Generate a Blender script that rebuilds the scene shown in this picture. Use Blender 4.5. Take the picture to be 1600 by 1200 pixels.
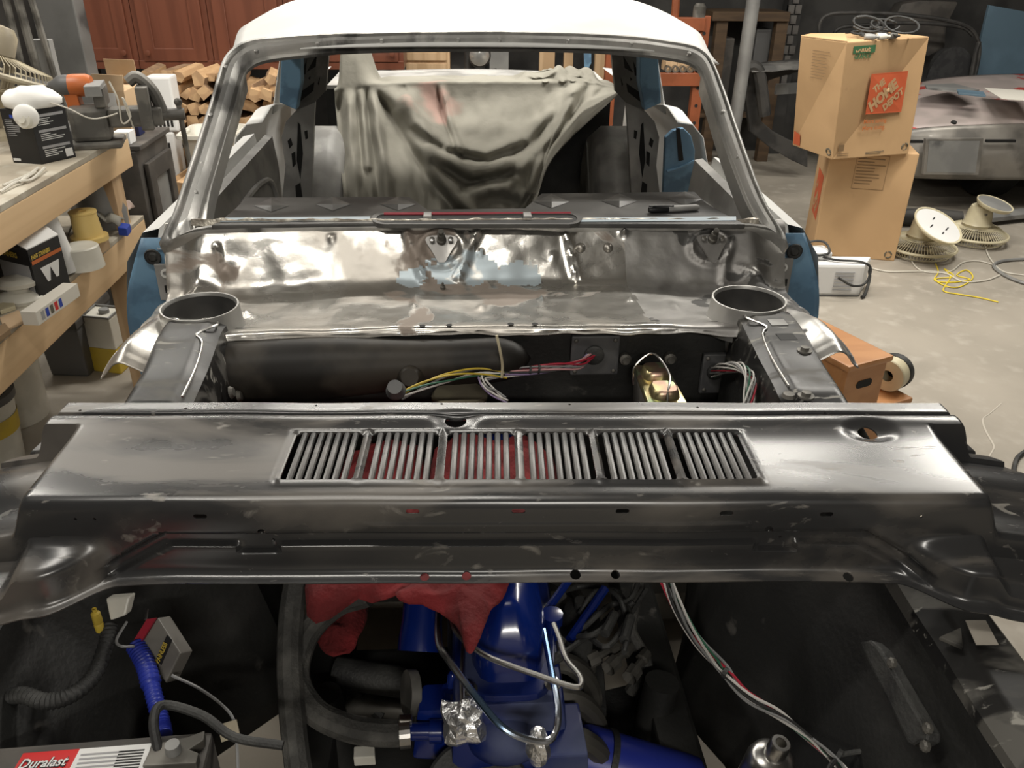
import bpy, bmesh, math, random
from mathutils import Vector as V, Matrix as M, noise as NZ
R = math.radians
scene = bpy.context.scene
for o in list(bpy.data.objects): bpy.data.objects.remove(o)
COL = scene.collection
# ------------------------------------------------------------------ camera
F = 1294.0
_p, _y, _r = R(28), R(3.6), R(.7)
CF = V((math.sin(_y)*math.cos(_p), math.cos(_y)*math.cos(_p), -math.sin(_p)))
_a = V((math.cos(_y), -math.sin(_y), 0)); _b = _a.cross(CF)
CR = _a*math.cos(_r)+_b*math.sin(_r); CU = _b*math.cos(_r)-_a*math.sin(_r)
CC = V((-.04, 0, 1.57))
cam = bpy.data.cameras.new('camera'); camo = bpy.data.objects.new('camera', cam); COL.objects.link(camo)
cam.sensor_width = 36; cam.lens = 36*F/1600; cam.clip_start = .02
camo.matrix_world = M(((CR.x, CU.x, -CF.x, CC.x), (CR.y, CU.y, -CF.y, CC.y), (CR.z, CU.z, -CF.z, CC.z), (0, 0, 0, 1)))
scene.camera = camo
# ------------------------------------------------------------------ world, exposure, lamps
w = bpy.data.worlds.new('world'); scene.world = w; w.use_nodes = True
w.node_tree.nodes['Background'].inputs[0].default_value = (.9, .95, 1, 1)
w.node_tree.nodes['Background'].inputs[1].default_value = .05
vs = scene.view_settings; vs.view_transform = 'Standard'; vs.look = 'None'; vs.gamma = 1; vs.use_curve_mapping = False
vs.exposure = 0.0
LAMPS = [  # x, y, length x, length y, watts
    (-.40, 3.98, 1.3, .16, 46), (1.32, 3.5, 1.2, .16, 46), (-.55, .75, 1.2, .14, 15),
    (-1.9, 2.3, .14, 1.2, 30), (2.3, 3.0, .14, 1.2, 40), (0.0, 5.3, 1.2, .14, 20), (-2.0, 4.4, 1.2, .14, 30),
    (3.2, 4.7, 1.2, .14, 30), (0.3, -2.1, 1.2, .14, 75)]  # both lamps here are added to brighten the convertible deck and the drop cloth
LZ = 2.62

# ------------------------------------------------------------------ pixel -> point helpers (1600x1200 frame)
def ray(x, y): return CF*F+CR*(x-800)-CU*(y-600)
def PZ(x, y, z):
    d = ray(x, y); return CC+d*((z-CC.z)/d.z)
def PY(x, y, Y):
    d = ray(x, y); return CC+d*((Y-CC.y)/d.y)
def PX(x, y, X):
    d = ray(x, y); return CC+d*((X-CC.x)/d.x)
def PP(x, y, p, n):
    d = ray(x, y); return CC+d*((V(p)-CC).dot(V(n))/d.dot(V(n)))

# ------------------------------------------------------------------ mesh builder
def cr(pts, n=6, closed=False):
    pts = [V(p) for p in pts]
    if len(pts) < 3 or n < 2: return pts
    out = []; m = len(pts); rng = m if closed else m-1
    for i in range(rng):
        if closed: a, b, c, d = pts[i-1], pts[i], pts[(i+1) % m], pts[(i+2) % m]
        else:
            b, c = pts[i], pts[i+1]; a = pts[i-1] if i else b*2-c; d = pts[i+2] if i+2 < m else c*2-b
        for k in range(n):
            t = k/n
            out.append(.5*((2*b)+(c-a)*t+(2*a-5*b+4*c-d)*t*t+(3*b-a-3*c+d)*t**3))
    if not closed: out.append(pts[-1])
    return out

class MB:
    def __init__(s, xf=None): s.v = []; s.f = []; s.m = []; s.xf = xf; s.mi = 0
    def av(s, p):
        p = V(p); s.v.append(s.xf @ p if s.xf else p); return len(s.v)-1
    def af(s, idx): s.f.append(tuple(idx)); s.m.append(s.mi)
    def poly(s, pts): s.af([s.av(p) for p in pts]); return s
    def box(s, a, b, rot=None, piv=None):
        a, b = V(a), V(b); c = (a+b)/2 if piv is None else V(piv); ids = []
        for x, y, z in ((0,0,0),(1,0,0),(1,1,0),(0,1,0),(0,0,1),(1,0,1),(1,1,1),(0,1,1)):
            p = V((b.x if x else a.x, b.y if y else a.y, b.z if z else a.z))
            if rot is not None: p = rot @ (p-c)+c
            ids.append(s.av(p))
        for q in ((3,2,1,0),(4,5,6,7),(0,1,5,4),(1,2,6,5),(2,3,7,6),(3,0,4,7)): s.af([ids[i] for i in q])
        return s
    def hexa(s, lo, hi):   # two quads (bottom, top), ccw seen from above
        i = [s.av(p) for p in lo]+[s.av(p) for p in hi]
        for q in ((3,2,1,0),(4,5,6,7),(0,1,5,4),(1,2,6,5),(2,3,7,6),(3,0,4,7)): s.af([i[k] for k in q])
        return s
    def prism(s, poly, d):   # polygon (3d points) extruded by vector d
        d = V(d); n = len(poly); a = [s.av(p) for p in poly]; b = [s.av(V(p)+d) for p in poly]
        s.af(a[::-1]); s.af(b)
        for i in range(n): s.af((a[i], a[(i+1) % n], b[(i+1) % n], b[i]))
        return s
    def ring(s, outer, inner, d):   # flat frame between two loops with equal count, extruded by d
        d = V(d); n = len(outer)
        A = [s.av(p) for p in outer]; B = [s.av(p) for p in inner]; A2 = [s.av(V(p)+d) for p in outer]; B2 = [s.av(V(p)+d) for p in inner]
        for i in range(n):
            j = (i+1) % n
            s.af((A[i], A[j], B[j], B[i])); s.af((A2[j], A2[i], B2[i], B2[j])); s.af((A[j], A[i], A2[i], A2[j])); s.af((B[i], B[j], B2[j], B2[i]))
        return s
    def tube(s, pts, r, n=8, sm=0, closed=False, cap=True):
        pts = cr(pts, sm, closed) if sm else [V(p) for p in pts]
        m = len(pts); rows = []; up = None
        for i, p in enumerate(pts):
            a = pts[i-1] if (i or closed) else p; b = pts[(i+1) % m] if (i < m-1 or closed) else p
            t = (b-a).normalized() if (b-a).length > 1e-9 else V((0, 0, 1))
            if up is None:
                up = V((0, 0, 1)) if abs(t.z) < .9 else V((1, 0, 0))
            x = t.cross(up); x = x.normalized() if x.length > 1e-6 else t.orthogonal().normalized()
            up = x.cross(t).normalized(); y = up
            rr = r(i/(m-1)) if callable(r) else r
            rows.append([s.av(p+x*rr*math.cos(2*math.pi*k/n)+y*rr*math.sin(2*math.pi*k/n)) for k in range(n)])
        for i in range(m if closed else m-1):
            A, B = rows[i], rows[(i+1) % m]
            for k in range(n): s.af((A[k], A[(k+1) % n], B[(k+1) % n], B[k]))
        if cap and not closed: s.af(rows[0][::-1]); s.af(rows[-1])
        return s
    def lathe(s, prof, o, ax=(0, 0, 1), n=24, sq=1.0):   # prof: (radius, height) list
        o = V(o); ax = V(ax).normalized(); x = ax.orthogonal().normalized(); y = ax.cross(x); rows = []
        if abs(ax.z) > .99: x = V((1, 0, 0)); y = V((0, 1, 0))*(1 if ax.z > 0 else -1)
        for r_, h in prof:
            if r_ < 1e-6: rows.append([s.av(o+ax*h)])
            else: rows.append([s.av(o+ax*h+x*r_*math.cos(2*math.pi*k/n)+y*r_*sq*math.sin(2*math.pi*k/n)) for k in range(n)])
        for A, B in zip(rows, rows[1:]):
            for k in range(n):
                j = (k+1) % n
                if len(A) == 1 and len(B) == 1: continue
                if len(A) == 1: s.af((A[0], B[j], B[k]))
                elif len(B) == 1: s.af((A[k], A[j], B[0]))
                else: s.af((A[k], A[j], B[j], B[k]))
        return s
    def cyl(s, a, b, r, n=16, r2=None):
        a, b = V(a), V(b); h = (b-a).length; r2 = r if r2 is None else r2
        return s.lathe([(0, 0), (r, 0), (r2, h), (0, h)], a, b-a, n)
    def grid(s, fn, nu, nv, skip=None):
        ids = [[s.av(fn(i/nu, j/nv)) for i in range(nu+1)] for j in range(nv+1)]
        for j in range(nv):
            for i in range(nu):
                if skip and skip((i+.5)/nu, (j+.5)/nv): continue
                s.af((ids[j][i], ids[j][i+1], ids[j+1][i+1], ids[j+1][i]))
        return s
    def ball(s, c, r, n=14, m=8, sc=(1, 1, 1)):
        c = V(c); rows = []
        for j in range(m+1):
            a = math.pi*j/m
            if j in (0, m): rows.append([s.av(c+V((0, 0, r*sc[2]*math.cos(a))))])
            else: rows.append([s.av(c+V((r*sc[0]*math.sin(a)*math.cos(2*math.pi*k/n), r*sc[1]*math.sin(a)*math.sin(2*math.pi*k/n), r*sc[2]*math.cos(a)))) for k in range(n)])
        for A, B in zip(rows, rows[1:]):
            for k in range(n):
                j = (k+1) % n
                if len(A) == 1: s.af((A[0], B[k], B[j]))
                elif len(B) == 1: s.af((A[k], B[0], A[j]))
                else: s.af((A[k], B[k], B[j], A[j]))
        return s
    def mesh(s, name, mats, org):
        me = bpy.data.meshes.new(name); me.from_pydata([tuple(p-org) for p in s.v], [], s.f)
        for m_ in mats: me.materials.append(MAT[m_] if isinstance(m_, str) else m_)
        if len(mats) > 1: me.polygons.foreach_set('material_index', s.m)
        me.update(); return me
    def build(s, name, mat, parent=None, smooth=False, bevel=0, seg=2, solid=0, sub=0, fix=True, ang=35):
        xs = [p.x for p in s.v]; ys = [p.y for p in s.v]; zs = [p.z for p in s.v]
        org = V(((min(xs)+max(xs))/2, (min(ys)+max(ys))/2, min(zs)))
        mats = mat if isinstance(mat, (list, tuple)) else [mat]
        me = s.mesh(name, mats, org); o = bpy.data.objects.new(name, me)
        if fix or bevel:
            bm = bmesh.new(); bm.from_mesh(me)
            if fix: bmesh.ops.remove_doubles(bm, verts=bm.verts, dist=1e-5); bmesh.ops.recalc_face_normals(bm, faces=bm.faces)
            if bevel:
                es = [e for e in bm.edges if len(e.link_faces) == 2 and e.calc_face_angle(0) > R(28)]
                bmesh.ops.bevel(bm, geom=es, offset=bevel, segments=seg, affect='EDGES', profile=.6, clamp_overlap=True)
            bm.to_mesh(me); bm.free()
        if smooth:
            for p in me.polygons: p.use_smooth = True
            try: me.set_sharp_from_angle(angle=R(ang))
            except Exception: pass
        COL.objects.link(o); attach(o, org, parent)
        if solid:
            md = o.modifiers.new('thick', 'SOLIDIFY'); md.thickness = solid; md.offset = 0
        if sub:
            md = o.modifiers.new('sub', 'SUBSURF'); md.levels = sub; md.render_levels = sub
        return o
WL = {}
def attach(o, wloc, parent):
    WL[o.name] = V(wloc)
    if parent is not None: o.parent = parent; o.location = V(wloc)-WL[parent.name]
    else: o.location = wloc
def tag(o, label=None, cat=None, group=None, kind=None):
    if label: o['label'] = label
    if cat: o['category'] = cat
    if group: o['group'] = group
    if kind: o['kind'] = kind
    return o
def thing(name, loc, label, cat, group=None):
    o = bpy.data.objects.new(name, None); COL.objects.link(o); o.empty_display_size = .05
    attach(o, V(loc), None); return tag(o, label, cat, group)
def text(s, size, loc, ex, ey, mat, parent, name='lettering', shear=0, off=0, align='LEFT', sx=1.0, lift=.0008):
    """flat printed lettering: ex = reading direction, ey = up direction"""
    cu = bpy.data.curves.new(name, 'FONT'); cu.body = s; cu.size = size; cu.shear = shear; cu.offset = off; cu.align_x = align; cu.resolution_u = 2
    ob = bpy.data.objects.new(name, cu); COL.objects.link(ob)
    dg = bpy.context.evaluated_depsgraph_get(); me = bpy.data.meshes.new_from_object(ob.evaluated_get(dg))
    bpy.data.objects.remove(ob)
    ex = V(ex).normalized(); ey = V(ey).normalized(); n = ex.cross(ey).normalized()
    loc = V(loc)+n*lift
    for v in me.vertices: v.co = ex*(v.co.x*sx)+ey*v.co.y
    me.materials.clear(); me.materials.append(MAT[mat]); o = bpy.data.objects.new(name, me); COL.objects.link(o); attach(o, loc, parent); return o
def copy_tree(o, parent=None, off=V((0, 0, 0))):
    c = o.copy(); COL.objects.link(c); WL[c.name] = WL[o.name]+off
    c.parent = parent
    if parent is None: c.location = WL[c.name]
    for ch in [k for k in o.children]: copy_tree(ch, c, off)
    return c
def cut(o, cutters):
    """boolean holes through a sheet; cutters are MB shapes in world space"""
    tmp = []
    for c in cutters:
        k = c.build('cut', 'black', None); tmp.append(k)
        md = o.modifiers.new('b', 'BOOLEAN'); md.object = k; md.operation = 'DIFFERENCE'; md.solver = 'EXACT'
    bpy.context.view_layer.update(); dg = bpy.context.evaluated_depsgraph_get()
    me = bpy.data.meshes.new_from_object(o.evaluated_get(dg)); o.modifiers.clear(); old = o.data; o.data = me
    bpy.data.meshes.remove(old)
    for k in tmp: bpy.data.objects.remove(k)
def sm(x): x = max(0, min(1, x)); return x*x*(3-2*x)
def rz(a): return M.Rotation(a, 3, 'Z')
def XF(loc, a=0): return M.Translation(V(loc)) @ M.Rotation(a, 4, 'Z')

# ------------------------------------------------------------------ materials
MAT = {}
def mat(name, c1, c2=None, rough=.6, metal=0, scale=6, thr=(.42, .6), r2=None, detail=6, bump=0, bscale=60, stretch=(1, 1, 1), c3=None, s3=3, thr3=(.5, .6), coat=0, spec=.5, m2=None, dist=0, alpha=1, trans=0, r3=None, m3=None):
    m = bpy.data.materials.new(name); m.use_nodes = True; nt = m.node_tree; N = nt.nodes; L = nt.links; b = N['Principled BSDF']
    b.inputs['Base Color'].default_value = (*c1, 1); b.inputs['Roughness'].default_value = rough; b.inputs['Metallic'].default_value = metal
    b.inputs['Coat Weight'].default_value = coat; b.inputs['Coat Roughness'].default_value = .12; b.inputs['Specular IOR Level'].default_value = spec
    b.inputs['Transmission Weight'].default_value = trans; b.inputs['Alpha'].default_value = alpha
    tc = N.new('ShaderNodeTexCoord'); mp = N.new('ShaderNodeMapping'); mp.inputs['Scale'].default_value = stretch
    L.new(tc.outputs['Object'], mp.inputs[0])
    def fac(sc, th, off):
        n = N.new('ShaderNodeTexNoise'); n.inputs['Scale'].default_value = sc; n.inputs['Detail'].default_value = detail; n.inputs['Distortion'].default_value = dist
        n.noise_dimensions = '4D'; n.inputs['W'].default_value = off
        L.new(mp.outputs[0], n.inputs['Vector']); rp = N.new('ShaderNodeMapRange'); rp.interpolation_type = 'SMOOTHSTEP'
        rp.inputs[1].default_value, rp.inputs[2].default_value = th; L.new(n.outputs[0], rp.inputs[0]); return rp.outputs[0]
    def mix(f, a, bb, col):
        x = N.new('ShaderNodeMix'); x.data_type = 'RGBA' if col else 'FLOAT'; L.new(f, x.inputs[0]); ia, ib, io = (6, 7, 2) if col else (2, 3, 0)
        for i, q in ((ia, a), (ib, bb)):
            if hasattr(q, 'links'): L.new(q, x.inputs[i])
            else: x.inputs[i].default_value = (*q, 1) if col else q
        return x.outputs[io]
    cc, rr, mm = c1, rough, metal
    if c2:
        f = fac(scale, thr, 0); cc = mix(f, cc, c2, True)
        if r2 is not None: rr = mix(f, rr, r2, False)
        if m2 is not None: mm = mix(f, mm, m2, False)
    if c3:
        f = fac(s3, thr3, 7.3); cc = mix(f, cc, c3, True)
        if r3 is not None: rr = mix(f, rr, r3, False)
        if m3 is not None: mm = mix(f, mm, m3, False)
    if cc is not c1: L.new(cc, b.inputs['Base Color'])
    if rr is not rough: L.new(rr, b.inputs['Roughness'])
    if mm is not metal: L.new(mm, b.inputs['Metallic'])
    if bump:
        n = N.new('ShaderNodeTexNoise'); n.inputs['Scale'].default_value = bscale; n.inputs['Detail'].default_value = 4; L.new(mp.outputs[0], n.inputs['Vector'])
        bp = N.new('ShaderNodeBump'); bp.inputs['Strength'].default_value = bump; bp.inputs['Distance'].default_value = .01; L.new(n.outputs[0], bp.inputs['Height']); L.new(bp.outputs[0], b.inputs['Normal'])
    MAT[name] = m; return m
def g(v): return (v, v, v)
mat('black', g(.008), rough=.7)
mat('concrete', (.345, .31, .26), (.26, .235, .195), rough=.75, scale=1.6, thr=(.35, .7), c3=(.385, .35, .3), s3=11, thr3=(.5, .75), bump=.15, bscale=25, detail=9)
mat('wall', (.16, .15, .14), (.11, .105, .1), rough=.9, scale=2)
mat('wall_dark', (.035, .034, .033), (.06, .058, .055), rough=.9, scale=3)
mat('ceiling', (.25, .245, .23), (.2, .195, .185), rough=.9, scale=1)
mat('ecoat', (.032, .032, .033), (.115, .104, .092), rough=.25, r2=.36, scale=4, thr=(.47, .62), stretch=(.6, 2, 1), dist=1.2, c3=(.24, .225, .2), s3=30, thr3=(.62, .74), r3=.5, spec=.8)
mat('ecoat_bar', (.06, .06, .06), (.16, .155, .15), rough=.35, scale=30, spec=.6)
mat('bare', (.60, .585, .55), (.40, .375, .34), rough=.25, r2=.42, metal=.92, scale=5, thr=(.45, .6), dist=.8, c3=(.27, .225, .19), s3=4.5, thr3=(.56, .6), r3=.55, m3=.25, bump=.1, bscale=30, detail=8)
mat('bare_dark', (.5, .49, .47), (.3, .29, .28), rough=.35, r2=.5, metal=.9, scale=5, thr=(.42, .58), dist=.8, c3=(.06, .058, .055), s3=6, thr3=(.55, .575), r3=.5, m3=.1, bump=.1, bscale=30, detail=8)
mat('ground_edge', (.62, .58, .5), (.3, .27, .23), rough=.4, r2=.6, metal=.85, scale=25, thr=(.4, .6), bump=.35, bscale=90)
mat('sanded', (.54, .53, .51), (.36, .355, .34), rough=.4, r2=.55, metal=.8, scale=9, thr=(.42, .6), stretch=(1, .6, .6), c3=(.09, .088, .083), s3=7, thr3=(.55, .63), m3=.3, r3=.5, bump=.08, bscale=50)
mat('primer', (.36, .355, .345), (.25, .245, .235), rough=.55, scale=7, c3=(.45, .44, .42), s3=4)
mat('primer_mid', (.062, .06, .057), (.1, .097, .092), rough=.45, scale=7, c3=(.04, .039, .038), s3=5)
mat('primer_dark', (.1, .098, .094), (.17, .165, .155), rough=.55, scale=7, c3=(.24, .23, .22), s3=10, thr3=(.58, .7))
mat('paint_white', (.8, .8, .78), (.72, .72, .7), rough=.45, scale=3)
mat('paint_blue', (.13, .25, .38), (.16, .3, .44), rough=.5, scale=8, c3=(.1, .19, .29), s3=12)
mat('underseal', (.014, .014, .013), (.035, .034, .032), rough=.55, scale=6, thr=(.45, .75), bump=.1, bscale=120, c3=(.07, .066, .06), s3=22, thr3=(.64, .74))
mat('apron_top', (.016, .0155, .015), (.10, .095, .085), rough=.32, r2=.62, scale=11, thr=(.46, .6), stretch=(.6, 1.6, 1), dist=1.0, c3=(.3, .29, .26), s3=26, thr3=(.6, .68), r3=.7, spec=.35)
mat('duct_black', (.012, .0105, .009), (.04, .034, .027), rough=.5, scale=9, thr=(.45, .65), spec=.25)
mat('plate_grey', (.075, .075, .078), rough=.5, c2=(.1, .1, .1), scale=30)
mat('rubber', (.02, .02, .02), (.05, .05, .047), rough=.62, scale=14, thr=(.4, .7), bump=.2, bscale=160)
mat('hose', (.035, .034, .031), (.1, .097, .088), rough=.75, scale=22, thr=(.4, .7), bump=.3, bscale=220)
mat('engine_blue', (.003, .013, .12), (.004, .018, .15), rough=.2, scale=4, coat=.6, c3=(.05, .075, .17), s3=9, thr3=(.64, .76), r3=.7)
mat('engine_blue_dusty', (.005, .016, .12), (.07, .085, .16), rough=.35, r2=.8, scale=7, thr=(.45, .68))
mat('steel', (.62, .61, .59), (.45, .44, .42), rough=.28, metal=1, scale=12)
mat('steel_blue', (.6, .62, .66), (.25, .4, .62), rough=.22, metal=1, scale=6, thr=(.45, .6))
mat('foil', (.92, .92, .92), rough=.34, metal=1, bump=.5, bscale=70)
mat('zinc_gold', (.5, .42, .22), (.4, .26, .2), rough=.3, metal=.9, scale=18, thr=(.45, .6), c3=(.42, .5, .3), s3=20)
mat('dirty_steel', (.2, .19, .17), (.09, .085, .075), rough=.55, metal=.5, scale=12)
mat('red_rag', (.2, .015, .017), (.13, .011, .012), rough=.9, scale=14, bump=.4, bscale=120)
mat('tarp', (.27, .258, .22), (.215, .205, .172), rough=.9, scale=4, c3=(.36, .24, .205), s3=3.2, thr3=(.62, .72), bump=.15, bscale=40)
mat('lumber', (.74, .52, .30), (.66, .45, .25), rough=.65, scale=3, stretch=(1, .12, 6), c3=(.28, .17, .09), s3=9, thr3=(.7, .76))
mat('lumber_x', (.6, .42, .25), (.48, .32, .18), rough=.65, scale=3, stretch=(6, 6, .3))
mat('plywood', (.42, .37, .29), (.33, .285, .22), rough=.7, scale=5, c3=(.5, .46, .38), s3=9)
mat('cabinet_red', (.145, .047, .025), (.115, .036, .019), rough=.42, scale=3, stretch=(5, 5, .35), coat=.15)
mat('card', (.55, .355, .185), (.5, .32, .165), rough=.8, scale=3, c3=(.42, .27, .14), s3=9, thr3=(.66, .8))
mat('card_pale', (.56, .4, .25), (.5, .35, .21), rough=.8, scale=5)
mat('print_orange', (.56, .11, .04), rough=.75)
mat('print_orange_faint', (.62, .21, .07), rough=.75)
mat('print_green', (.05, .16, .07), rough=.75)
mat('print_dark', (.12, .11, .08), rough=.75)
mat('print_brown', (.26, .17, .09), rough=.8)
mat('print_white', (.75, .75, .74), rough=.6)
mat('print_grey', (.33, .33, .34), rough=.6)
mat('print_red', (.6, .02, .02), rough=.4)
mat('print_black', (.015, .015, .015), rough=.5)
mat('white_plastic', (.72, .7, .63), (.62, .6, .53), rough=.4, scale=9)
mat('white_cloth', (.82, .81, .78), rough=.8)
mat('cream', (.66, .6, .42), (.58, .52, .36), rough=.4, scale=9)
mat('cream_dirty', (.42, .37, .26), (.3, .26, .19), rough=.5, scale=14)
mat('box_black', (.012, .012, .013), rough=.35)
mat('yellow', (.62, .45, .05), rough=.55, c2=(.55, .4, .06), scale=12)
mat('yellow_wax', (.75, .55, .2), rough=.4)
mat('orange_plastic', (.5, .13, .03), rough=.45)
mat('orange_steel', (.27, .075, .028), (.21, .058, .02), rough=.5, scale=8, c3=(.2, .1, .05), s3=12, thr3=(.64, .72))
mat('grey_plastic', (.1, .1, .1), rough=.5)
mat('cast_iron', (.2, .19, .17), (.12, .115, .105), rough=.55, metal=.4, scale=14)
mat('blue_plastic', (.02, .06, .4), rough=.4)
mat('loom_blue', (.02, .035, .3), rough=.4)
mat('oak_step', (.52, .25, .10), (.46, .21, .08), rough=.45, scale=3, stretch=(1.2, 6, 6), coat=.2)
mat('stove', (.06, .055, .05), (.1, .09, .08), rough=.6, scale=8)
mat('log_bark', (.3, .19, .11), (.2, .125, .07), rough=.85, scale=14)
mat('log_split', (.56, .37, .2), (.46, .29, .15), rough=.8, scale=8, stretch=(3, .5, 3))
mat('log_end', (.5, .33, .18), (.38, .24, .13), rough=.85, scale=20)
mat('galv', (.3, .3, .29), (.24, .24, .235), rough=.55, metal=.3, scale=5, c3=(.12, .12, .12), s3=2.6, thr3=(.6, .66))
mat('brick', (.11, .1, .095), (.16, .15, .14), rough=.9, scale=12)
mat('old_body', (.44, .37, .35), (.36, .31, .29), rough=.5, scale=4, c3=(.42, .06, .05), s3=5, thr3=(.6, .64))
mat('old_timber', (.1, .062, .033), (.07, .043, .024), rough=.7, scale=4, stretch=(1, 1, 6))
mat('column_steel', (.17, .17, .165), (.13, .13, .125), rough=.5, metal=.2, scale=4, c3=(.05, .05, .05), s3=2.2, thr3=(.6, .66))
mat('old_valance', (.33, .31, .28), (.19, .18, .165), rough=.45, metal=.4, scale=4)
mat('frame_dark', (.03, .029, .028), (.06, .057, .053), rough=.6, scale=8)
mat('tyre', (.012, .012, .012), rough=.8)
mat('seat_cloth', (.025, .025, .026), (.04, .04, .04), rough=.9, scale=20)
mat('paper', (.7, .67, .6), rough=.8)
mat('box_grey', (.2, .19, .17), (.15, .14, .125), rough=.5, scale=20)
mat('floor_pale', (.47, .43, .37), rough=.8)
mat('navy', (.008, .014, .07), rough=.5)
mat('bare_blue', (.45, .52, .56), (.5, .49, .46), rough=.42, r2=.35, metal=.45, m2=.85, scale=14, thr=(.5, .6), dist=.8)
mat('strip_blue', (.38, .45, .5), rough=.5)
mat('panel_blue', (.1, .16, .21), (.12, .19, .25), rough=.55, scale=3)
mat('cord_white', (.6, .57, .5), rough=.5)
mat('cord_yellow', (.75, .58, .04), rough=.5)
mat('glass_lens', (.5, .5, .48), rough=.12, metal=.6)
for n_, c_ in (('wire_red', (.35, .02, .04)), ('wire_pink', (.5, .25, .26)), ('wire_white', (.55, .53, .5)), ('wire_black', (.02, .02, .02)), ('wire_yellow', (.5, .36, .03)), ('wire_green', (.03, .12, .07)), ('wire_purple', (.22, .16, .3)), ('wire_grey', (.2, .2, .2)), ('wire_orange', (.5, .15, .02))): mat(n_, c_, rough=.45)
m_ = bpy.data.materials.new('lamp_glow'); m_.use_nodes = True; m_.node_tree.nodes['Principled BSDF'].inputs['Emission Color'].default_value = (1, .97, .9, 1)
m_.node_tree.nodes['Principled BSDF'].inputs['Emission Strength'].default_value = 8; MAT['lamp_glow'] = m_
# ================================================================== room
def struct(name, mb, m, parent=None, **k): return tag(mb.build(name, m, parent, **k), kind='structure')
X0, X1, Y0, Y1, H = -3.0, 5.6, -2.6, 7.2, 3.0
struct('floor', MB().box((X0, Y0, -.1), (X1, Y1, 0)), 'concrete')
struct('ceiling', MB().box((X0, Y0, H), (X1, Y1, H+.1)), 'ceiling')
struct('wall_left', MB().box((X0-.1, Y0, 0), (X0, Y1, H)), 'wall')
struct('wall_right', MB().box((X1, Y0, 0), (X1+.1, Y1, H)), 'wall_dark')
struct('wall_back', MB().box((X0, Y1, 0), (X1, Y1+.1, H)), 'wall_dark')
struct('wall_front', MB().box((X0, Y0-.1, 0), (X1, Y0, H)), 'wall')
for (x, y, lx, ly, wt) in LAMPS:
    t = thing('ceiling_light', (x, y, LZ), 'long white shop light hanging from the ceiling above the cars', 'ceiling light', 'shop lights under the ceiling')
    MB().hexa([(x-lx/2-.06, y-ly/2-.06, LZ+.03), (x+lx/2+.06, y-ly/2-.06, LZ+.03), (x+lx/2+.06, y+ly/2+.06, LZ+.03), (x-lx/2-.06, y+ly/2+.06, LZ+.03)],
              [(x-lx/2+.02, y-ly/2+.02, LZ+.1), (x+lx/2-.02, y-ly/2+.02, LZ+.1), (x+lx/2-.02, y+ly/2-.02, LZ+.1), (x-lx/2+.02, y+ly/2-.02, LZ+.1)]).build('housing', 'paint_white', t)
    for sg in (-1, 1):
        dx, dy = (sg*lx*.4, 0) if lx > ly else (0, sg*ly*.4)
        MB().cyl((x+dx, y+dy, LZ+.09), (x+dx, y+dy, H), .006, 6).build('hanger', 'dirty_steel', t)
    la = bpy.data.lights.new('lamp_tube', 'AREA'); la.shape = 'RECTANGLE'; la.size = lx; la.size_y = ly; la.energy = wt; la.color = (1, .955, .87)
    lo = bpy.data.objects.new('lamp_tube', la); COL.objects.link(lo); attach(lo, V((x, y, LZ+.02)), t)

# ================================================================== the car being restored
CAR = thing('coupe_car', (0, 2.6, 0), 'stripped coupe body shell with white roof, bare metal cowl and open windshield frame', 'car')
def mir(p): return V((-p[0], p[1], p[2]))
PROF = cr([(1.425, .908), (1.43, .921), (1.445, .922), (1.50, .908), (1.60, .897), (1.72, .888), (1.755, .892), (1.775, .915), (1.82, .965), (1.848, .998), (1.862, 1.001), (1.87, 1.0)] and
          [(0, 1.425, .908), (0, 1.432, .921), (0, 1.45, .921), (0, 1.50, .908), (0, 1.60, .897), (0, 1.71, .888), (0, 1.755, .893), (0, 1.785, .925), (0, 1.82, .968), (0, 1.842, .995), (0, 1.856, 1.002), (0, 1.872, 1.001)], 8)
HATS = [(-.548, 1.505), (.527, 1.51)]
def prof(t):
    f = t*(len(PROF)-1); i = min(int(f), len(PROF)-2); return PROF[i].lerp(PROF[i+1], f-i)
def wallpt(px, py):   # pixel -> surface of the cowl pan
    a = PP(px, py, (0, 1.80, .944), (0, -.075, .06))
    return a if a.z > .89 else PZ(px, py, .893)
RIBS = []
def rib(x0, y0, x1, y1, w, h): RIBS.append((wallpt(x0, y0), wallpt(x1, y1), w, h))
for q in ((636, 365, 662, 440, .012, .012), (744, 365, 716, 435, .012, .012), (632, 400, 626, 455, .006, .007), (749, 395, 752, 490, .007, .009), (864, 398, 866, 450, .006, .007),
          (650, 460, 646, 490, .008, .008), (846, 462, 853, 492, .006, .007), (884, 365, 900, 440, .01, .01), (975, 362, 985, 470, .009, .012), (518, 370, 512, 465, .008, .008),
          (340, 385, 345, 420, .008, .012), (356, 425, 372, 465, .02, .014), (380, 490, 405, 505, .01, .01), (1135, 390, 1130, 440, .012, .014), (1150, 415, 1210, 435, .008, .008), (1050, 470, 1065, 500, .008, .006)):
    rib(*q)
RIMS = [(wallpt(690, 388), .05, .038), (wallpt(1110, 385), .045, .035)]   # triangular pads round the wiper pivots
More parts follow.
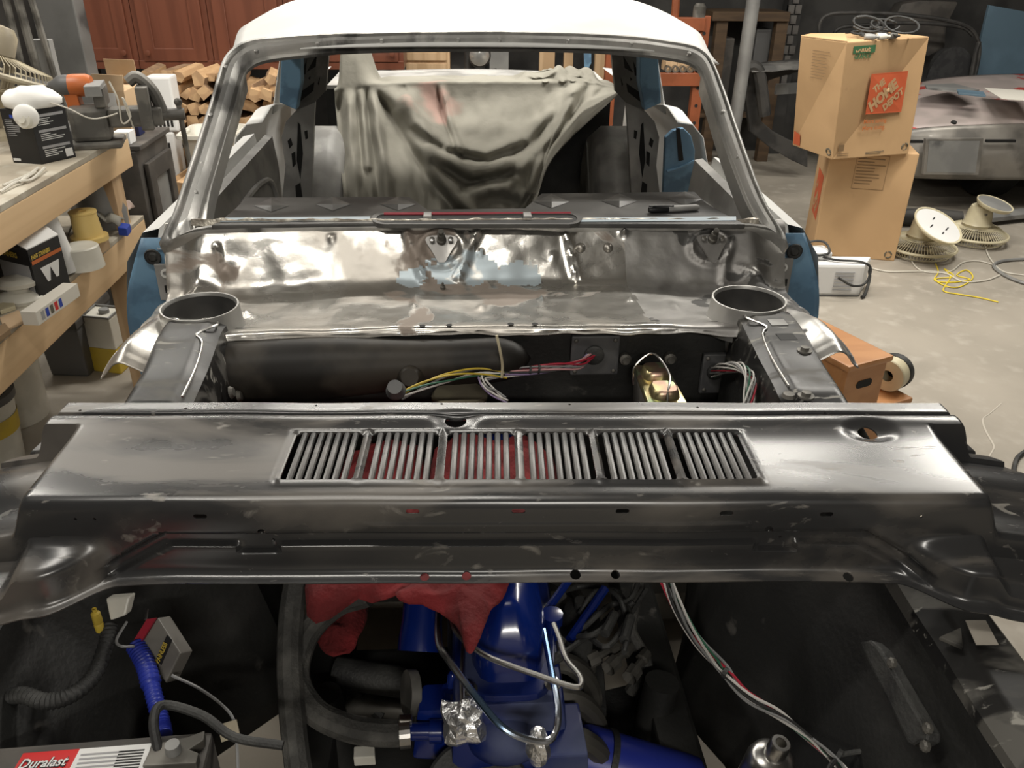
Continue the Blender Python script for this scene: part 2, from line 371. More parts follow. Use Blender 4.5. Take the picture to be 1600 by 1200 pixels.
def panfn(u, t):
    p = prof(t); x = -.74+1.5*u
    ax = abs(x); y, z = p.y, p.z
    xe = (.668+.045*min(1, max(0, (y-1.45)/.4)))+.008*NZ.noise(V((x*3, y*14, 3)))
    if ax > xe: ax = xe; x = math.copysign(xe, x)
    k = max(0, (ax-.49)/.16)
    if t < .3: y -= min(1, k*2)*.125*(1-t/.3)
    else: pass
    if y < 1.7 and k <= 0: y += .018*(1-(x/.49)**2)*(1-t)
    side = max(0, (ax-.585)/.06)
    if side: z += .035*min(side, 1)*(1-min(1, max(0, (t-.35)/.5))) - .045*sm((ax-.622)/.05)*(1-min(1, max(0, (t-.6)/.4)))
    if .30 < ax < .72 and .3 < t < .75: z -= .012*math.sin((ax-.30)/.42*math.pi)*math.sin((t-.3)/.45*math.pi)
    q = V((x, y, z)); nrm = V((0, -.8, .6)) if t > .55 else V((0, 0, 1))
    d = 0
    for a, b, w_, h_ in RIBS:
        ab = b-a; s_ = max(0, min(1, (q-a).dot(ab)/ab.length_squared)); r_ = (q-a-ab*s_).length
        if r_ < w_*1.6: d = max(d, h_*math.exp(-(r_/w_)**2*2.2))
    for c, rx, ry in RIMS:
        dx, dv = (q.x-c.x), (q-c).length; s_ = math.sqrt((dx/rx)**2+((q.z-c.z+(q.y-c.y))/ry/1.5)**2)
        d += .010*math.exp(-((s_-1)/.18)**2)
    d += .0035*NZ.noise(q*9)+.0016*NZ.noise(q*26)
    if t < .05: q.z += .006*NZ.noise(V((x*14, 0, 1))); q.y += .006*NZ.noise(V((x*9, 4, 1)))
    return q+nrm*d
def panskip(u, t):
    p = panfn(u, t)
    return any((p.x-hx)**2+(p.y-hy)**2 < .058**2 for hx, hy in HATS)
pan = MB().grid(panfn, 230, 96, panskip)
for k_, f_ in enumerate(pan.f): pan.m[k_] = 1 if pan.v[f_[0]].x > .326+.01*NZ.noise(pan.v[f_[0]]*20) else 0
for k_, f_ in enumerate(pan.f):
    q_ = pan.v[f_[0]]
    for cx_, cy_, rx_, ry_ in ((-.045, 1.775, .085, .03), (.075, 1.765, .055, .028), (-.16, 1.76, .04, .02)):
        if ((q_.x-cx_)/rx_)**2+((q_.y-cy_)/ry_)**2+.8*NZ.noise(q_*28)+.4*NZ.noise(q_*70) < .8: pan.m[k_] = 2
pan = pan.build('cowl_pan', ['bare', 'bare_dark', 'bare_blue'], CAR, smooth=True, solid=.0015, ang=60)
pan['label'] = 'bare sanded metal cowl pan'
for (px, py) in ((660, 509), (702, 508), (798, 506), (836, 506)):
    c = PZ(px, py, .926); MB().lathe([(0, .0005), (.0055, .0005), (.0062, 0)], c, n=12).build('bolt_hole', 'black', pan)
for i, (hx, hy) in enumerate(HATS):
    pr_ = [(.058, -.06), (.0655, .0), (.067, .058), (.0695, .064), (.0725, .064), (.0735, .058), (.076, .03), (.081, .012), (.089, .002)]
    h = MB().lathe([(a, b) for a, b in pr_], (hx, hy, .886), n=40).build('air_hat', ['sanded'], CAR, smooth=True, ang=50)
    MB().lathe([(.057, -.055), (.0645, -.0), (.0662, .058)], (hx, hy, .886), n=40).build('inner_wall', 'frame_dark', h, smooth=True)
# wiper pivots
for (px, py, s_) in ((690, 385, 1), (1112, 383, 1)):
    c = wallpt(px, py); ax = V((0, -.62, .78))
    k = MB(); k.prism(cr([c+V((.034, .012, .016)), c+V((-.034, .012, .016)), c+V((-.02, -.012, -.012)), c+V((0, -.028, -.036)), c+V((.02, -.012, -.012))], 4, True), V((0, -.005, .004)))
    b = k.build('wiper_pivot_plate', 'bare_dark', CAR, smooth=True)
    MB().lathe([(.011, 0), (.011, .012), (.0085, .014), (.0085, .03), (.0065, .032), (.0065, .042), (0, .043)], c+V((0, .003, .01)), ax, 14).build('pivot_shaft', 'dirty_steel', b, smooth=True)
    for dx, dz in ((-.021, .012), (.021, .012), (0, -.018)):
        MB().lathe([(.006, 0), (.006, .006), (0, .008)], c+V((dx, -.004, dz+.004)), ax, 8).build('bolt', 'steel', b, smooth=True)
k = MB()
pk = [wallpt(*q) for q in ((888, 365), (968, 365), (966, 385), (975, 420), (890, 420), (893, 385))]
for (px, py) in ((907, 387), (950, 387)):
    c = wallpt(px, py); MB().lathe([(.012, 0), (.009, .006), (.004, .009), (0, .0095)], c, (0, -.75, .66), 16).build('dimple', 'bare', pan, smooth=True)
c = wallpt(692, 449); MB().lathe([(.006, -.004), (.006, .003), (.0025, .004), (.0025, .012), (0, .012)], c, (0, -.3, 1), 8).build('stud', 'dirty_steel', pan)
k = MB(); a = [wallpt(x, y)+V((0, -.002, .004)) for x, y in ((1010, 445), (1010, 480), (1075, 490), (1110, 470), (1108, 440), (1060, 432))]
# blue paint left on the metal near the middle of the pan is a worn patch: thin paint film
pb = [wallpt(x, y)+V((0, -.0045, .0062)) for x, y in cr([(610, 448, 0), (632, 425, 0), (655, 415, 0), (690, 425, 0), (720, 408, 0), (742, 410, 0), (775, 435, 0), (768, 447, 0), (740, 452, 0), (700, 449, 0), (660, 453, 0), (630, 456, 0)], 3, True) for x, y in ((x, y),)] if False else None
# ---------------- firewall
MB().box((-.64, 1.47, .22), (.64, 1.478, .915)).build('firewall', 'underseal', CAR)
b = MB(); c0 = PY(335, 585, 1.42); c1 = PY(805, 560, 1.42)
b.tube([c0.lerp(c1, i/40)+V((-.05*(1-i/40)+.03*i/40, 0, 0)) for i in range(41)], lambda t: (.062-.018*sm((t-.3)/.5))*math.sqrt(max(.0004, 1-max(0, (t-.88)/.12)**2)), 20).build('firewall_bulge', 'duct_black', CAR, smooth=True)
c = PY(640, 590, 1.36); MB().lathe([(.0, 0), (.016, 0), (.03, -.02), (.034, -.05)], c, (0, -1, .4), 20).build('firewall_boss', 'duct_black', CAR, smooth=True)
for (a, b_, gx, gy, gr) in (((893, 524), (964, 583), 928, 554, .02), ((1099, 552), (1141, 612), 1117, 580, .017)):
    p0 = PY(a[0], a[1], 1.462); p1 = PY(b_[0], b_[1], 1.462)
    pl = MB().box((p0.x, 1.456, p1.z), (p1.x, 1.468, p0.z)).build('blanking_plate', 'plate_grey', CAR, bevel=.003)
    c = PY(gx, gy, 1.456); MB().lathe([(gr, 0), (gr, .006), (gr*.7, .009), (0, .009)], c, (0, -1, 0), 20).build('grommet', 'rubber', pl, smooth=True)
    for x in (p0.x+.009, p1.x-.009):
        for z in (p0.z-.009, p1.z+.009): MB().ball((x, 1.455, z), .0045, 8, 6, (1, .6, 1)).build('screw', 'dirty_steel', pl, smooth=True)
# ---------------- inner fender aprons
for s in (-1, 1):
    def S(x, y, z): return V((s*x, y, z))
    o = MB()
    ys = [1.465, 1.45, 1.42, 1.25, 1.13, 1.08, 1.03, .98, .93, .88, .7, .4, .1]; rows = []
    sec = []
    for y in ys:
        kn = sm((1.12-y)/.22) if s > 0 else sm((1.15-y)/.2)
        zt = .945-(.145 if s > 0 else .17)*kn-.03*max(0, .9-y)
        xi = .455+.026*sm((y-1.15)/.25)+(.095 if s > 0 else .20)*kn; xo = .585-.035*min(1, max(0, (1.4-y)/.3))*(1-kn)+(.055 if s > 0 else .16)*kn
        if y > 1.46: sec.append([(xo+.004, zt-.05), (xo, zt-.03), (xo-.02, zt-.022), (xi+.05, zt-.025), (xi+.035, zt-.04), (xi+.03, zt-.08), (xi+.03, .6), (xi, .32)])
        else:
            kk = max(0, min(1, (1.35-y)/.35))
            sec.append([(xo+.004, zt-.035), (xo+.004, zt-.003), (xo, zt), (xi+.035, zt-.001), (xi+.008, zt-.014), (xi-.002, zt-.06), (xi-.012-.05*kk, .62), (xi-.03-.12*kk, .32)])
    def fn(u, v):
        a = u*(len(ys)-1); i = min(int(a), len(ys)-2); fa = a-i; b_ = v*7; j = min(int(b_), 6); fb = b_-j
        def q(ii, jj): return S(sec[ii][jj][0], ys[ii], sec[ii][jj][1])
        p = (q(i, j)*(1-fa)+q(i+1, j)*fa)*(1-fb)+(q(i, j+1)*(1-fa)+q(i+1, j+1)*fa)*fb
        return p+V((0, 0, .0025*NZ.noise(p*11))) + V((.004*NZ.noise(p*7+V((9, 0, 0))), 0, 0))
    o.grid(fn, 84, 49)
    for k_, f_ in enumerate(o.f):
        pz = sum((o.v[i].z for i in f_))/4; cx_ = abs(sum((o.v[i].x for i in f_))/4); cy_ = sum((o.v[i].y for i in f_))/4
        o.m[k_] = 1 if pz < (.86 if cy_ > 1.0 else .765) else 0
    ap = o.build('inner_fender', ['apron_top', 'underseal'], CAR, smooth=True, solid=.002, ang=50)
    # weld bead, square holes, bolts
    MB().tube([S(.50, 1.445, .942), S(.495, 1.42, .947), S(.52, 1.38, .947), S(.50, 1.345, .947), S(.485, 1.25, .946), S(.479, 1.15, .945)], .0022, 6, 3).build('seam_bead', 'steel', ap, smooth=True)
    for (x, y) in ((.548, 1.40), (.542, 1.335)): MB().box(S(x-.016, y-.014, .9455), S(x+.016, y+.014, .9465)).build('access_hole', 'black' if y < 1.4 else 'primer', ap, bevel=.0004)
    if s > 0:
        for (px, py) in ((1257, 549), (1259, 620)):
            c = PZ(px, py, .946); b = MB().lathe([(.013, 0), (.013, .003), (0, .003)], c, n=20).build('washer', 'dirty_steel', ap); MB().lathe([(.008, .003), (.008, .009), (0, .0095)], c, n=6).build('bolt_head', 'dirty_steel', b)
        c = PZ(1232, 620, .945); MB().lathe([(.011, 0), (.009, .006), (0, .007)], c, n=10).build('bolt', 'dirty_steel', ap)
        q = [PZ(*p, .802) for p in ((1466, 1000), (1500, 985), (1503, 1016))]
        MB().prism(q, (0, 0, .006)).build('tab', 'apron_top', ap, bevel=.0015)
        hq = [PZ(*p, .804) for p in ((1508, 970), (1540, 970), (1560, 1008), (1525, 1008))]
        MB().prism(hq, (0, 0, .001)).build('access_hole', 'concrete', ap)
        nn = V((-.93, 0, .36)); pp = (.50, .6, .68)
        L_ = [PP(x, y, pp, nn) for x, y in ((1362, 1008), (1380, 1005), (1395, 1018), (1472, 1148), (1470, 1162), (1450, 1172), (1440, 1165), (1366, 1018))]
        br = MB().prism(L_, nn*.022).build('bracket', 'rubber', ap, bevel=.004); br['label'] = 'long black bracket with two bolts'
        for x, y in ((1394, 1036), (1450, 1138), (1446, 1166)):
            c = PP(x, y, V(pp)+nn*.022, nn); MB().lathe([(.007, -.002), (.007, .003), (.004, .005), (0, .005)], c, nn, 8).build('bolt', 'dirty_steel', br)
    else:
        for (y, z) in ((1.38, .86), (1.34, .84), (1.30, .87)):
            MB().lathe([(.012, 0), (.008, .006), (0, .007)], S(.452, y, z), (1, 0, .2), 12).build('bolt', 'dirty_steel', ap, smooth=True)
    # front cross member edge and floor of the engine bay side
    MB().prism([S(.34, .1, .30), S(.34, 1.45, .30), S(.34, 1.45, .40), S(.34, .1, .40)], (-s*.07, 0, 0)).build('frame_rail', 'underseal', CAR, bevel=.008)
# ---------------- windshield frame
WP = (0, 1.864, 1.004); WN = V((0, -.325, .46)).normalized()
def PW(x, y): return PP(x, y, WP, WN)
outer = [(250, 385), (268, 340), (298, 250), (328, 160), (343, 108), (358, 82), (385, 66), (440, 59), (560, 54), (740, 52), (900, 54), (1010, 61), (1075, 72), (1100, 82), (1116, 103), (1135, 150), (1166, 240), (1197, 320), (1232, 385), (1180, 364), (950, 364), (740, 362), (520, 364), (320, 368)]
inner = [(322, 352), (328, 300), (345, 240), (368, 160), (380, 118), (390, 104), (408, 95), (455, 87), (560, 78), (740, 75), (900, 77), (1000, 84), (1055, 91), (1082, 99), (1096, 116), (1108, 150), (1135, 235), (1163, 310), (1180, 345), (1160, 350), (950, 348), (740, 344), (520, 347), (340, 352)]
OW = cr([PW(*p) for p in outer], 4, True); IW = cr([PW(*p) for p in inner], 4, True)
fr = MB(); n_ = len(OW); prev = None
rowsA = []
steps = [(0, -.035), (.0, 0), (.08, .010), (.2, .013), (.27, .005), (.33, .005), (.42, .014), (.62, .014), (.72, .004), (.78, -.006), (.93, -.006), (1.0, -.003), (1.0, -.05)]
for a, d in steps: rowsA.append([fr.av(OW[i].lerp(IW[i], a)+WN*((d if d > -.04 or IW[i].z < 1.27 else -.012)+.0022*NZ.noise(OW[i].lerp(IW[i], a)*15))) for i in range(n_)])
for A, B in zip(rowsA, rowsA[1:]):
    for i in range(n_): fr.af((A[i], A[(i+1) % n_], B[(i+1) % n_], B[i]))
wf = fr.build('windshield_frame', 'sanded', CAR, smooth=True, ang=45); wf['label'] = 'bare metal windshield frame with sanded pillars'
for i, (x, y) in enumerate(((402, 78), (497, 67), (597, 62), (716, 60), (780, 60), (886, 62), (985, 67), (1075, 82), (355, 110), (331, 185), (318, 260), (308, 305), (1128, 180), (1152, 250))):
    c = PW(x, y+(7 if y < 100 else 0)); MB().lathe([(.006, .006), (.005, .0135), (0, .015)], c, WN, 10).build('spot_weld', 'sanded', wf, smooth=True)
# pinch weld strip along the base, bent and ground
def pinch(u, v):
    x = 300+885*u; p = PW(x, 351+ (2 if u < .5 else 1)); p.z -= .004
    return p+V((0, .012*(v-.5)+.002*NZ.noise(V((u*60, v, 0))), .006+.004*NZ.noise(V((u*45, v*2, 5)))+(.012 if v > .6 else 0)))
MB().grid(pinch, 160, 3).build('pinch_weld', 'ground_edge', CAR, solid=.0015)
# ---------------- roof
def roof(u, v):
    y = 2.30+1.25*v; a = (u-.5)*2
    hw = .652+.065*sm(v*2.2)
    zc = 1.335+.10*math.sin(min(1, v*1.25)*math.pi/2)-.13*max(0, v-.7)**1.5*2
    drop = .035*a*a+.055*abs(a)**6+.05*max(0, abs(a)-.9)*10*.2
    y2 = y+.03*a*a*(1-v)
    return V((a*hw, y2, zc-drop*(.45+.8*v)))
MB().grid(roof, 48, 30).build('roof', 'paint_white', CAR, smooth=True, solid=.004)
# ---------------- dash panel behind the pinch weld
DZ = 1.008
dk = [PZ(x, y, DZ) for x, y in ((330, 352), (350, 340), (368, 325), (385, 308), (640, 307), (668, 327), (820, 325), (846, 302), (1085, 299), (1105, 318), (1135, 335), (1165, 350), (950, 349), (740, 347), (520, 349))]
dash = MB().prism(dk, (0, 0, -.012)).build('dash_panel', 'primer_mid', CAR, bevel=.003)
for x, y in ((424, 321), (520, 319), (622, 319), (862, 315), (968, 314), (1070, 311)):
    a = [PZ(x-28, y, DZ+.001), PZ(x, y+10, DZ+.001), PZ(x+28, y, DZ+.001), PZ(x, y-12, DZ+.001)]; c = PZ(x, y, DZ+.009); k = MB()
    for i in range(4): k.poly([a[i], a[(i+1) % 4], c])
    k.build('diamond_boss', 'primer_mid', dash)
for x0_, x1_ in ((352, 578), (912, 1150)):
    MB().prism([PZ(x, y, DZ+.0006) for x, y in ((x0_, 341), (x1_, 339), (x1_, 345), (x0_-8, 347))], (0, 0, .0012)).build('pale_blue_strip', 'strip_blue', dash)
def rrect(x0, x1, y0, y1, n=6):
    o = []
    r_ = (y1-y0)/2; cy = (y0+y1)/2
    for i in range(n+1): a = math.pi/2+math.pi*i/n; o.append((x0+r_*2+r_*2*math.cos(a), cy-r_*math.sin(a)))
    for i in range(n+1): a = -math.pi/2+math.pi*i/n; o.append((x1-r_*2+r_*2*math.cos(a), cy-r_*math.sin(a)))
    return o
so = [PZ(x, y, DZ+.004) for x, y in rrect(580, 910, 331, 350)]; si = [PZ(x, y, DZ+.004) for x, y in rrect(588, 902, 334, 348)]
MB().ring(so, si, (0, 0, -.01)).build('defrost_slot_rim', 'primer_mid', dash, bevel=.001)
MB().prism([p+V((0, 0, -.0025)) for p in si], (0, 0, -.002)).build('defrost_slot', 'black', dash)
a, b = PZ(600, 334.5, DZ+.003), PZ(892, 333.5, DZ+.003); MB().tube([a, b], .004, 6).build('red_strip', 'wire_red', dash)
for x in (668, 824):
    c = PZ(x, 336, DZ+.006); MB().box(c+V((-.009, -.02, -.006)), c+V((.009, .016, .003))).build('clip', 'primer', dash, bevel=.001)
# ---------------- floor, rear bulkhead, wheel houses
MB().box((-.68, 1.5, .2), (.68, 4.6, .24)).build('floor_pan', 'underseal', CAR)
MB().box((-.66, 4.02, .24), (.66, 4.05, .99)).build('rear_bulkhead', 'underseal', CAR)
MB().box((-.64, 3.95, .985), (.64, 4.45, 1.0)).build('package_tray', 'primer', CAR)
for s in (-1, 1):
    def S(x, y, z): return V((s*x, y, z))
    wh = MB()
    def wfn(u, v):
        a = math.pi*(1.05*u-.03); rr = .36; x = .72-.2*v
        k_ = 1-.12*max(0, v-.75)/.25
        return S(x, 3.62+rr*k_*math.cos(a)*-1, .52+rr*k_*math.sin(a))
    wh.grid(wfn, 24, 12)
    wh.poly([wfn(i/24, 1) for i in range(25)])
    wh.build('wheel_house', 'primer', CAR, smooth=True, ang=60)
    # pillar behind the door: blue outer post and grey inner structure with holes
    q = [PY(x, y, 3.02) for x, y in ((440, 80), (470, 80), (471, 128), (463, 172), (436, 160), (438, 120))]
    q = [S(abs(p.x), p.y, p.z) for p in q]
    MB().prism(q, (0, .06, 0)).build('door_pillar', 'paint_blue', CAR, bevel=.004)
    nn = V((.5, -.86, 0)); pp = V((-.62, 3.1, 1))
    def Q(L_): return [S(-p.x, p.y, p.z) for p in (PP(x, y, pp, nn) for x, y in L_)]
    pil = MB().prism(Q([(468, 78), (514, 78), (509, 142), (492, 160), (463, 172), (466, 130)]), (0, .03, 0)).build('inner_pillar', 'primer_dark', CAR)
    for L_ in ([(470, 118), (480, 92), (478, 116)], [(480, 112), (496, 84), (494, 104)], [(470, 158), (472, 142), (492, 128), (490, 142)], [(497, 130), (501, 118), (499, 134)], [(482, 122), (486, 118), (485, 125)]):
        MB().prism([p+V((s*.001, -.002, 0)) for p in Q(L_)], (0, -.001, 0)).build('access_hole', 'black', pil)
    pl = MB().prism(Q([(462, 173), (492, 160), (490, 200), (487, 320), (440, 320), (446, 260), (440, 215), (447, 190)]), (0, .03, 0)).build('inner_quarter', 'primer', CAR)
    for L_ in ([(466, 190), (470, 195), (474, 240), (470, 280), (464, 250)], [(450, 220), (455, 215), (458, 226), (453, 232)], [(456, 240), (462, 236), (463, 256), (458, 262)], [(462, 290), (470, 285), (474, 312), (464, 315)], [(476, 205), (481, 203), (482, 216), (478, 218)]):
        MB().prism([p+V((s*.001, -.002, 0)) for p in Q(L_)], (0, -.001, 0)).build('access_hole', 'black', pl)
    # outer quarter panel and sail panel
    def qp(u, v):
        y = 3.06+1.5*u; z = [1.0, .985, .93, .80, .62, .4][int(v*5)] if v in (0, .2, .4, .6, .8, 1) else .9
        return S(.76, y, z)
    qs = [(.735, 1.0), (.79, .995), (.835, .95), (.87, .83), (.86, .62), (.83, .4)]
    k = MB()
    def qf(u, v):
        a = v*5; i = min(int(a), 4); fa = a-i; x = qs[i][0]*(1-fa)+qs[i+1][0]*fa; z = qs[i][1]*(1-fa)+qs[i+1][1]*fa
        hump = .035*math.exp(-((u-.12)/.1)**2)*(1-v)
        return S(x-.03*u, 3.03+1.55*u, z+hump)
    k.grid(qf, 20, 15); k.build('quarter_panel', 'paint_white', CAR, smooth=True, solid=.004)
    sp = MB(); 
    def sf(u, v):
        return S(.665+.09*v, 3.30+.55*u+.5*v*u, 1.33-.03*u-.34*v)
    sp.grid(sf, 8, 8); sp.build('sail_panel', 'paint_white', CAR, smooth=True, solid=.004)
    # ---------------- door
    DS = [(.70, .955), (.725, .96), (.728, .93), (.755, .93), (.76, .965), (.80, .955), (.83, .90), (.853, .79), (.845, .6), (.82, .33), (.74, .33), (.695, .5), (.69, .85)]
    y0, y1 = 1.90, (3.0 if s < 0 else 2.63)
    k = MB(); A = []; n_ = len(DS); NY = 14
    for j in range(NY+1):
        v = j/NY; y = y0+(y1-y0)*v
        A.append([k.av(S(x, y+(.05*(1-v) if x > .755 and z > .92 else 0), z+.012*v)) for x, z in DS])
    for j in range(NY):
        for i in range(n_):
            k.mi = 0 if 3 <= i <= 8 else 1; k.af((A[j][i], A[j][(i+1) % n_], A[j+1][(i+1) % n_], A[j+1][i]))
    k.mi = 1; k.af(A[-1])
    d = k.build('door', ['paint_white', 'primer'], CAR, smooth=True, ang=30); d['label'] = 'white door with blue front edge'
    e = MB()
    def ef(u, v):   # front edge of the door, dished blue face
        z = .955-.60*v; xo = .79+.06*math.sin(min(1, v*2.6)*math.pi/2)-.03*max(0, v-.4); xi = .70
        x = xi+(xo-xi)*u; dish = -.06*math.sin(u*math.pi*.5)*(.4+.6*min(1, v*4))
        return S(x, 1.90-dish*0-.035*u*u*min(1, v*5)+.01, z)
    e.grid(ef, 12, 18); ed = e.build('door_edge', 'paint_blue', CAR, smooth=True, solid=.003)
    c = S(.735, 1.885, .86); br = MB().box(c+V((-.028, -.004, -.05)), c+V((.028, .004, .04))).build('hinge_plate', 'primer', CAR, bevel=.002)
    MB().lathe([(.006, 0), (.011, 0), (.011, .003), (.006, .003), (.006, 0)], c+V((s*.004, -.004, .018)), (0, -1, 0), 16).build('hinge_ring', 'paint_white', br)
    MB().box(c+V((-.012, -.007, -.03)), c+V((.02, -.004, -.012))).build('hinge_slot', 'black', br)
    c2 = S(.765, 1.89, .915); MB().lathe([(.0, .004), (.008, .004), (.012, .0), (.018, 0), (.018, .003), (.02, 0)], c2, (0, -1, 0), 18).build('door_plug', 'rubber', ed, smooth=True)
    # stamped inner door skin
    st = [S(.689, y, z) for y, z in cr([(2.0, .55, 0), (2.1, .80, 0), (2.35, .875, 0), (2.7, .88, 0), (2.88, .80, 0), (2.92, .6, 0)], 4)] if False else [S(.687, 1.9+(p.x-1.9)*(y1-y0)/1.1, p.y) for p in cr([(2.0, .5, 0), (2.08, .78, 0), (2.3, .87, 0), (2.7, .88, 0), (2.88, .80, 0), (2.93, .5, 0)], 5)]
    MB().tube(st, .011, 8).build('door_stamping', 'primer', d, smooth=True)
    MB().box(S(.684, 2.42, .66), S(.69, 2.6, .76)).build('door_opening', 'black', d, bevel=.002)
    ya_ = y1-.3
    MB().tube([S(.684, ya_+.02, .5), S(.682, ya_+.04, .7), S(.682, ya_+.1, .78), S(.684, ya_+.17, .7)], .008, 8, 5).build('stamped_arch', 'primer_dark', d, smooth=True)
q = [PY(x, y, 3.0) for x, y in ((1040, 215), (1052, 204), (1068, 200), (1080, 212), (1086, 235), (1083, 310), (1036, 310))]
k = MB().prism(q, (0, .03, 0)).build('quarter_inner_panel', 'paint_blue', CAR, bevel=.004)
MB().prism([PY(x, y, 2.998) for x, y in ((1056, 200), (1062, 200), (1068, 250), (1060, 252))], (0, -.001, 0)).build('window_slot', 'black', k)
MB().tube([PY(x, y, 2.995) for x, y in ((1042, 268), (1056, 264), (1072, 258), (1084, 252))], .006, 8, 4).build('pressed_rib', 'paint_blue', k, smooth=True)
# trunk deck seen through the rear window
def deck(u, v): return V(((u-.5)*1.3, 4.35+.75*v, (.925-.02*v+.02*math.sin(u*math.pi))))
MB().grid(deck, 20, 6).build('deck_lid', 'paint_white', CAR, smooth=True, solid=.004)
# body underside and rocker panels so the shell stands on the floor
for s in (-1, 1):
    MB().box((s*.70, 1.5, .2), (s*.82, 3.2, .32)).build('rocker_panel', 'primer_dark', CAR, bevel=.01)
    for y in (1.75, 4.2):
        MB().hexa([(s*.55-.14, y-.14, 0), (s*.55+.14, y-.14, 0), (s*.55+.14, y+.14, 0), (s*.55-.14, y+.14, 0)], [(s*.55-.05, y-.05, .2), (s*.55+.05, y-.05, .2), (s*.55+.05, y+.05, .2), (s*.55-.05, y+.05, .2)]).build('jack_stand', 'dirty_steel', CAR, bevel=.004)
# ---------------- marker pen on the dash
a, b = PZ(1013, 328, DZ+.008), PZ(1092, 324, DZ+.008); t = thing('marker_pen', a.lerp(b, .5), 'grey and black marker pen lying on the dash panel', 'pen')
d = (b-a); MB().lathe([(0, 0), (.006, .001), (.0085, .012), (.0088, d.length*.38), (.0085, d.length*.385)], a, d, 12).build('cap', 'box_black', t, smooth=True)
MB().lathe([(.0078, d.length*.38), (.0078, d.length*.95), (.005, d.length), (0, d.length)], a, d, 12).build('barrel', 'primer', t, smooth=True)
MB().box(a+V((0, -.004, .008)), a+V((.06, .0, .012))).build('clip', 'box_black', t, bevel=.001)
# ---------------- drop cloth over the rear seat bulkhead
TOP = cr([(522, 140, 0), (560, 133, 0), (620, 130, 0), (700, 128, 0), (780, 128, 0), (850, 128, 0), (910, 128, 0), (972, 140, 0)], 6)
BOT = cr([(540, 340, 0), (590, 335, 0), (650, 335, 0), (700, 335, 0), (770, 330, 0), (828, 330, 0), (865, 245, 0), (972, 141, 0)], 6)
def lerpl(L_, u):
    f_ = u*(len(L_)-1); i = min(int(f_), len(L_)-2); return L_[i].lerp(L_[i+1], f_-i)
FOLDS = [([(600, 133), (622, 165), (655, 225), (690, 280), (735, 330)], .085, 11), ([(583, 138), (590, 200), (600, 260), (606, 335)], .06, 8), ([(545, 140), (548, 220), (560, 335)], .05, 9),
    ([(618, 135), (650, 190), (700, 225), (760, 238), (820, 215), (865, 170), (895, 130)], .05, 10), ([(640, 150), (680, 240), (740, 268), (810, 255), (860, 200), (910, 130)], .07, 12),
    ([(930, 135), (900, 200), (872, 250), (850, 300), (826, 335)], .075, 9), ([(905, 130), (880, 190), (840, 250), (790, 290), (740, 300)], .05, 10), ([(690, 132), (700, 180), (720, 235)], .035, 5), ([(720, 320), (760, 290), (810, 300)], .03, 12), ([(955, 138), (930, 175), (905, 205)], .03, 9), ([(565, 145), (570, 200), (575, 260)], .035, 6)]
def fold(px, py):
    d = 0
    for L_, am, wd in FOLDS:
        best = 1e9; sg = 1
        for (x0, y0), (x1, y1) in zip(L_, L_[1:]):
            dx, dy = x1-x0, y1-y0; t_ = max(0, min(1, ((px-x0)*dx+(py-y0)*dy)/(dx*dx+dy*dy))); ex_, ey_ = px-x0-dx*t_, py-y0-dy*t_; r_ = math.hypot(ex_, ey_)
            if r_ < best: best = r_; sg = 1 if dx*ey_-dy*ex_ > 0 else -1
        q = best/wd*sg
        d += am*(math.exp(-q*q*.9) - .6*math.exp(-((q-1.5)/.8)**2))
    return d
def tarp(u, v):
    if v < .25:   # on top, running back
        k_ = v/.25; tp = lerpl(TOP, u); p = PY(tp.x, tp.y, 3.72); q = p+V((0, .26*(1-k_), -.01*(1-k_)))
        hump = sm((u-.005)/.05)*(1-sm((u-.13)/.09)); q.z += .25*hump*math.sin(min(1, (1-k_)*1.3)*math.pi*.5)
        pile = sm((u-.62)/.05)*(1-sm((u-.90)/.05)); q.z += pile*(.02+.05*abs(NZ.noise(V((u*16, k_*2.2, 2)))))*math.sin(math.pi*min(1, k_*.9+.1)); q.y -= pile*.05*NZ.noise(V((u*30, k_*5, 7)))
        q.z += .010*NZ.noise(V((u*22, k_*3, 0)))*(1-k_*.6)
        return q
    t = (v-.25)/.75; a, b = lerpl(TOP, u), lerpl(BOT, u); px = a.x+(b.x-a.x)*t; py = a.y+(b.y-a.y)*t
    Y = 3.72-.42*sm(t)-.10*t*(1-abs(u-.4))
    Y -= fold(px, py)*sm(t*7)
    Y += .02*NZ.noise(V((u*13+t*3, t*2.5, 0)))*sm(t*5)+.012*NZ.noise(V((u*34, t*7, 4)))*sm(t*4)
    return PY(px, py, Y)
o = MB().grid(tarp, 220, 110).build('drop_cloth', 'tarp', None, smooth=True, ang=80, solid=.003)
tag(o, 'grey paint-stained drop cloth draped over the rear bulkhead inside the car', 'drop cloth')
# ================================================================== loose upper cowl panel lying across the engine bay
TH = R(-2.2); PO = V((.014, .836, 0))
def PL(x, y, z): return rz(TH) @ V((x, y, z))+PO
def LP(p): return rz(-TH) @ (V(p)-PO)
def sst(a, b, x): return sm((x-a)/(b-a))
PANEL = thing('cowl_panel', PL(0, .1, .945), 'loose black primed upper cowl panel with six slatted vents lying across the engine bay', 'car panel')
def FL(px, py):   # pixel -> local x, z on the front face
    p = LP(PP(px, py, PL(0, 0, .88), rz(TH) @ V((0, -1, 0)))); return p.x, p.z
def TL(px, py, z=.968):
    p = LP(PZ(px, py, z)); return p.x, p.y
PPROF = cr([(0, .232, .970), (0, .207, .970), (0, .203, .9655), (0, .197, .9665), (0, .190, .9735), (0, .176, .9745), (0, .158, .9705), (0, .13, .9672), (0, .08, .966), (0, .02, .965), (0, .005, .9625), (0, -.002, .955), (0, -.004, .94), (0, -.004, .91), (0, -.003, .875), (0, -.002, .855), (0, -.006, .846), (0, -.018, .842)], 7)
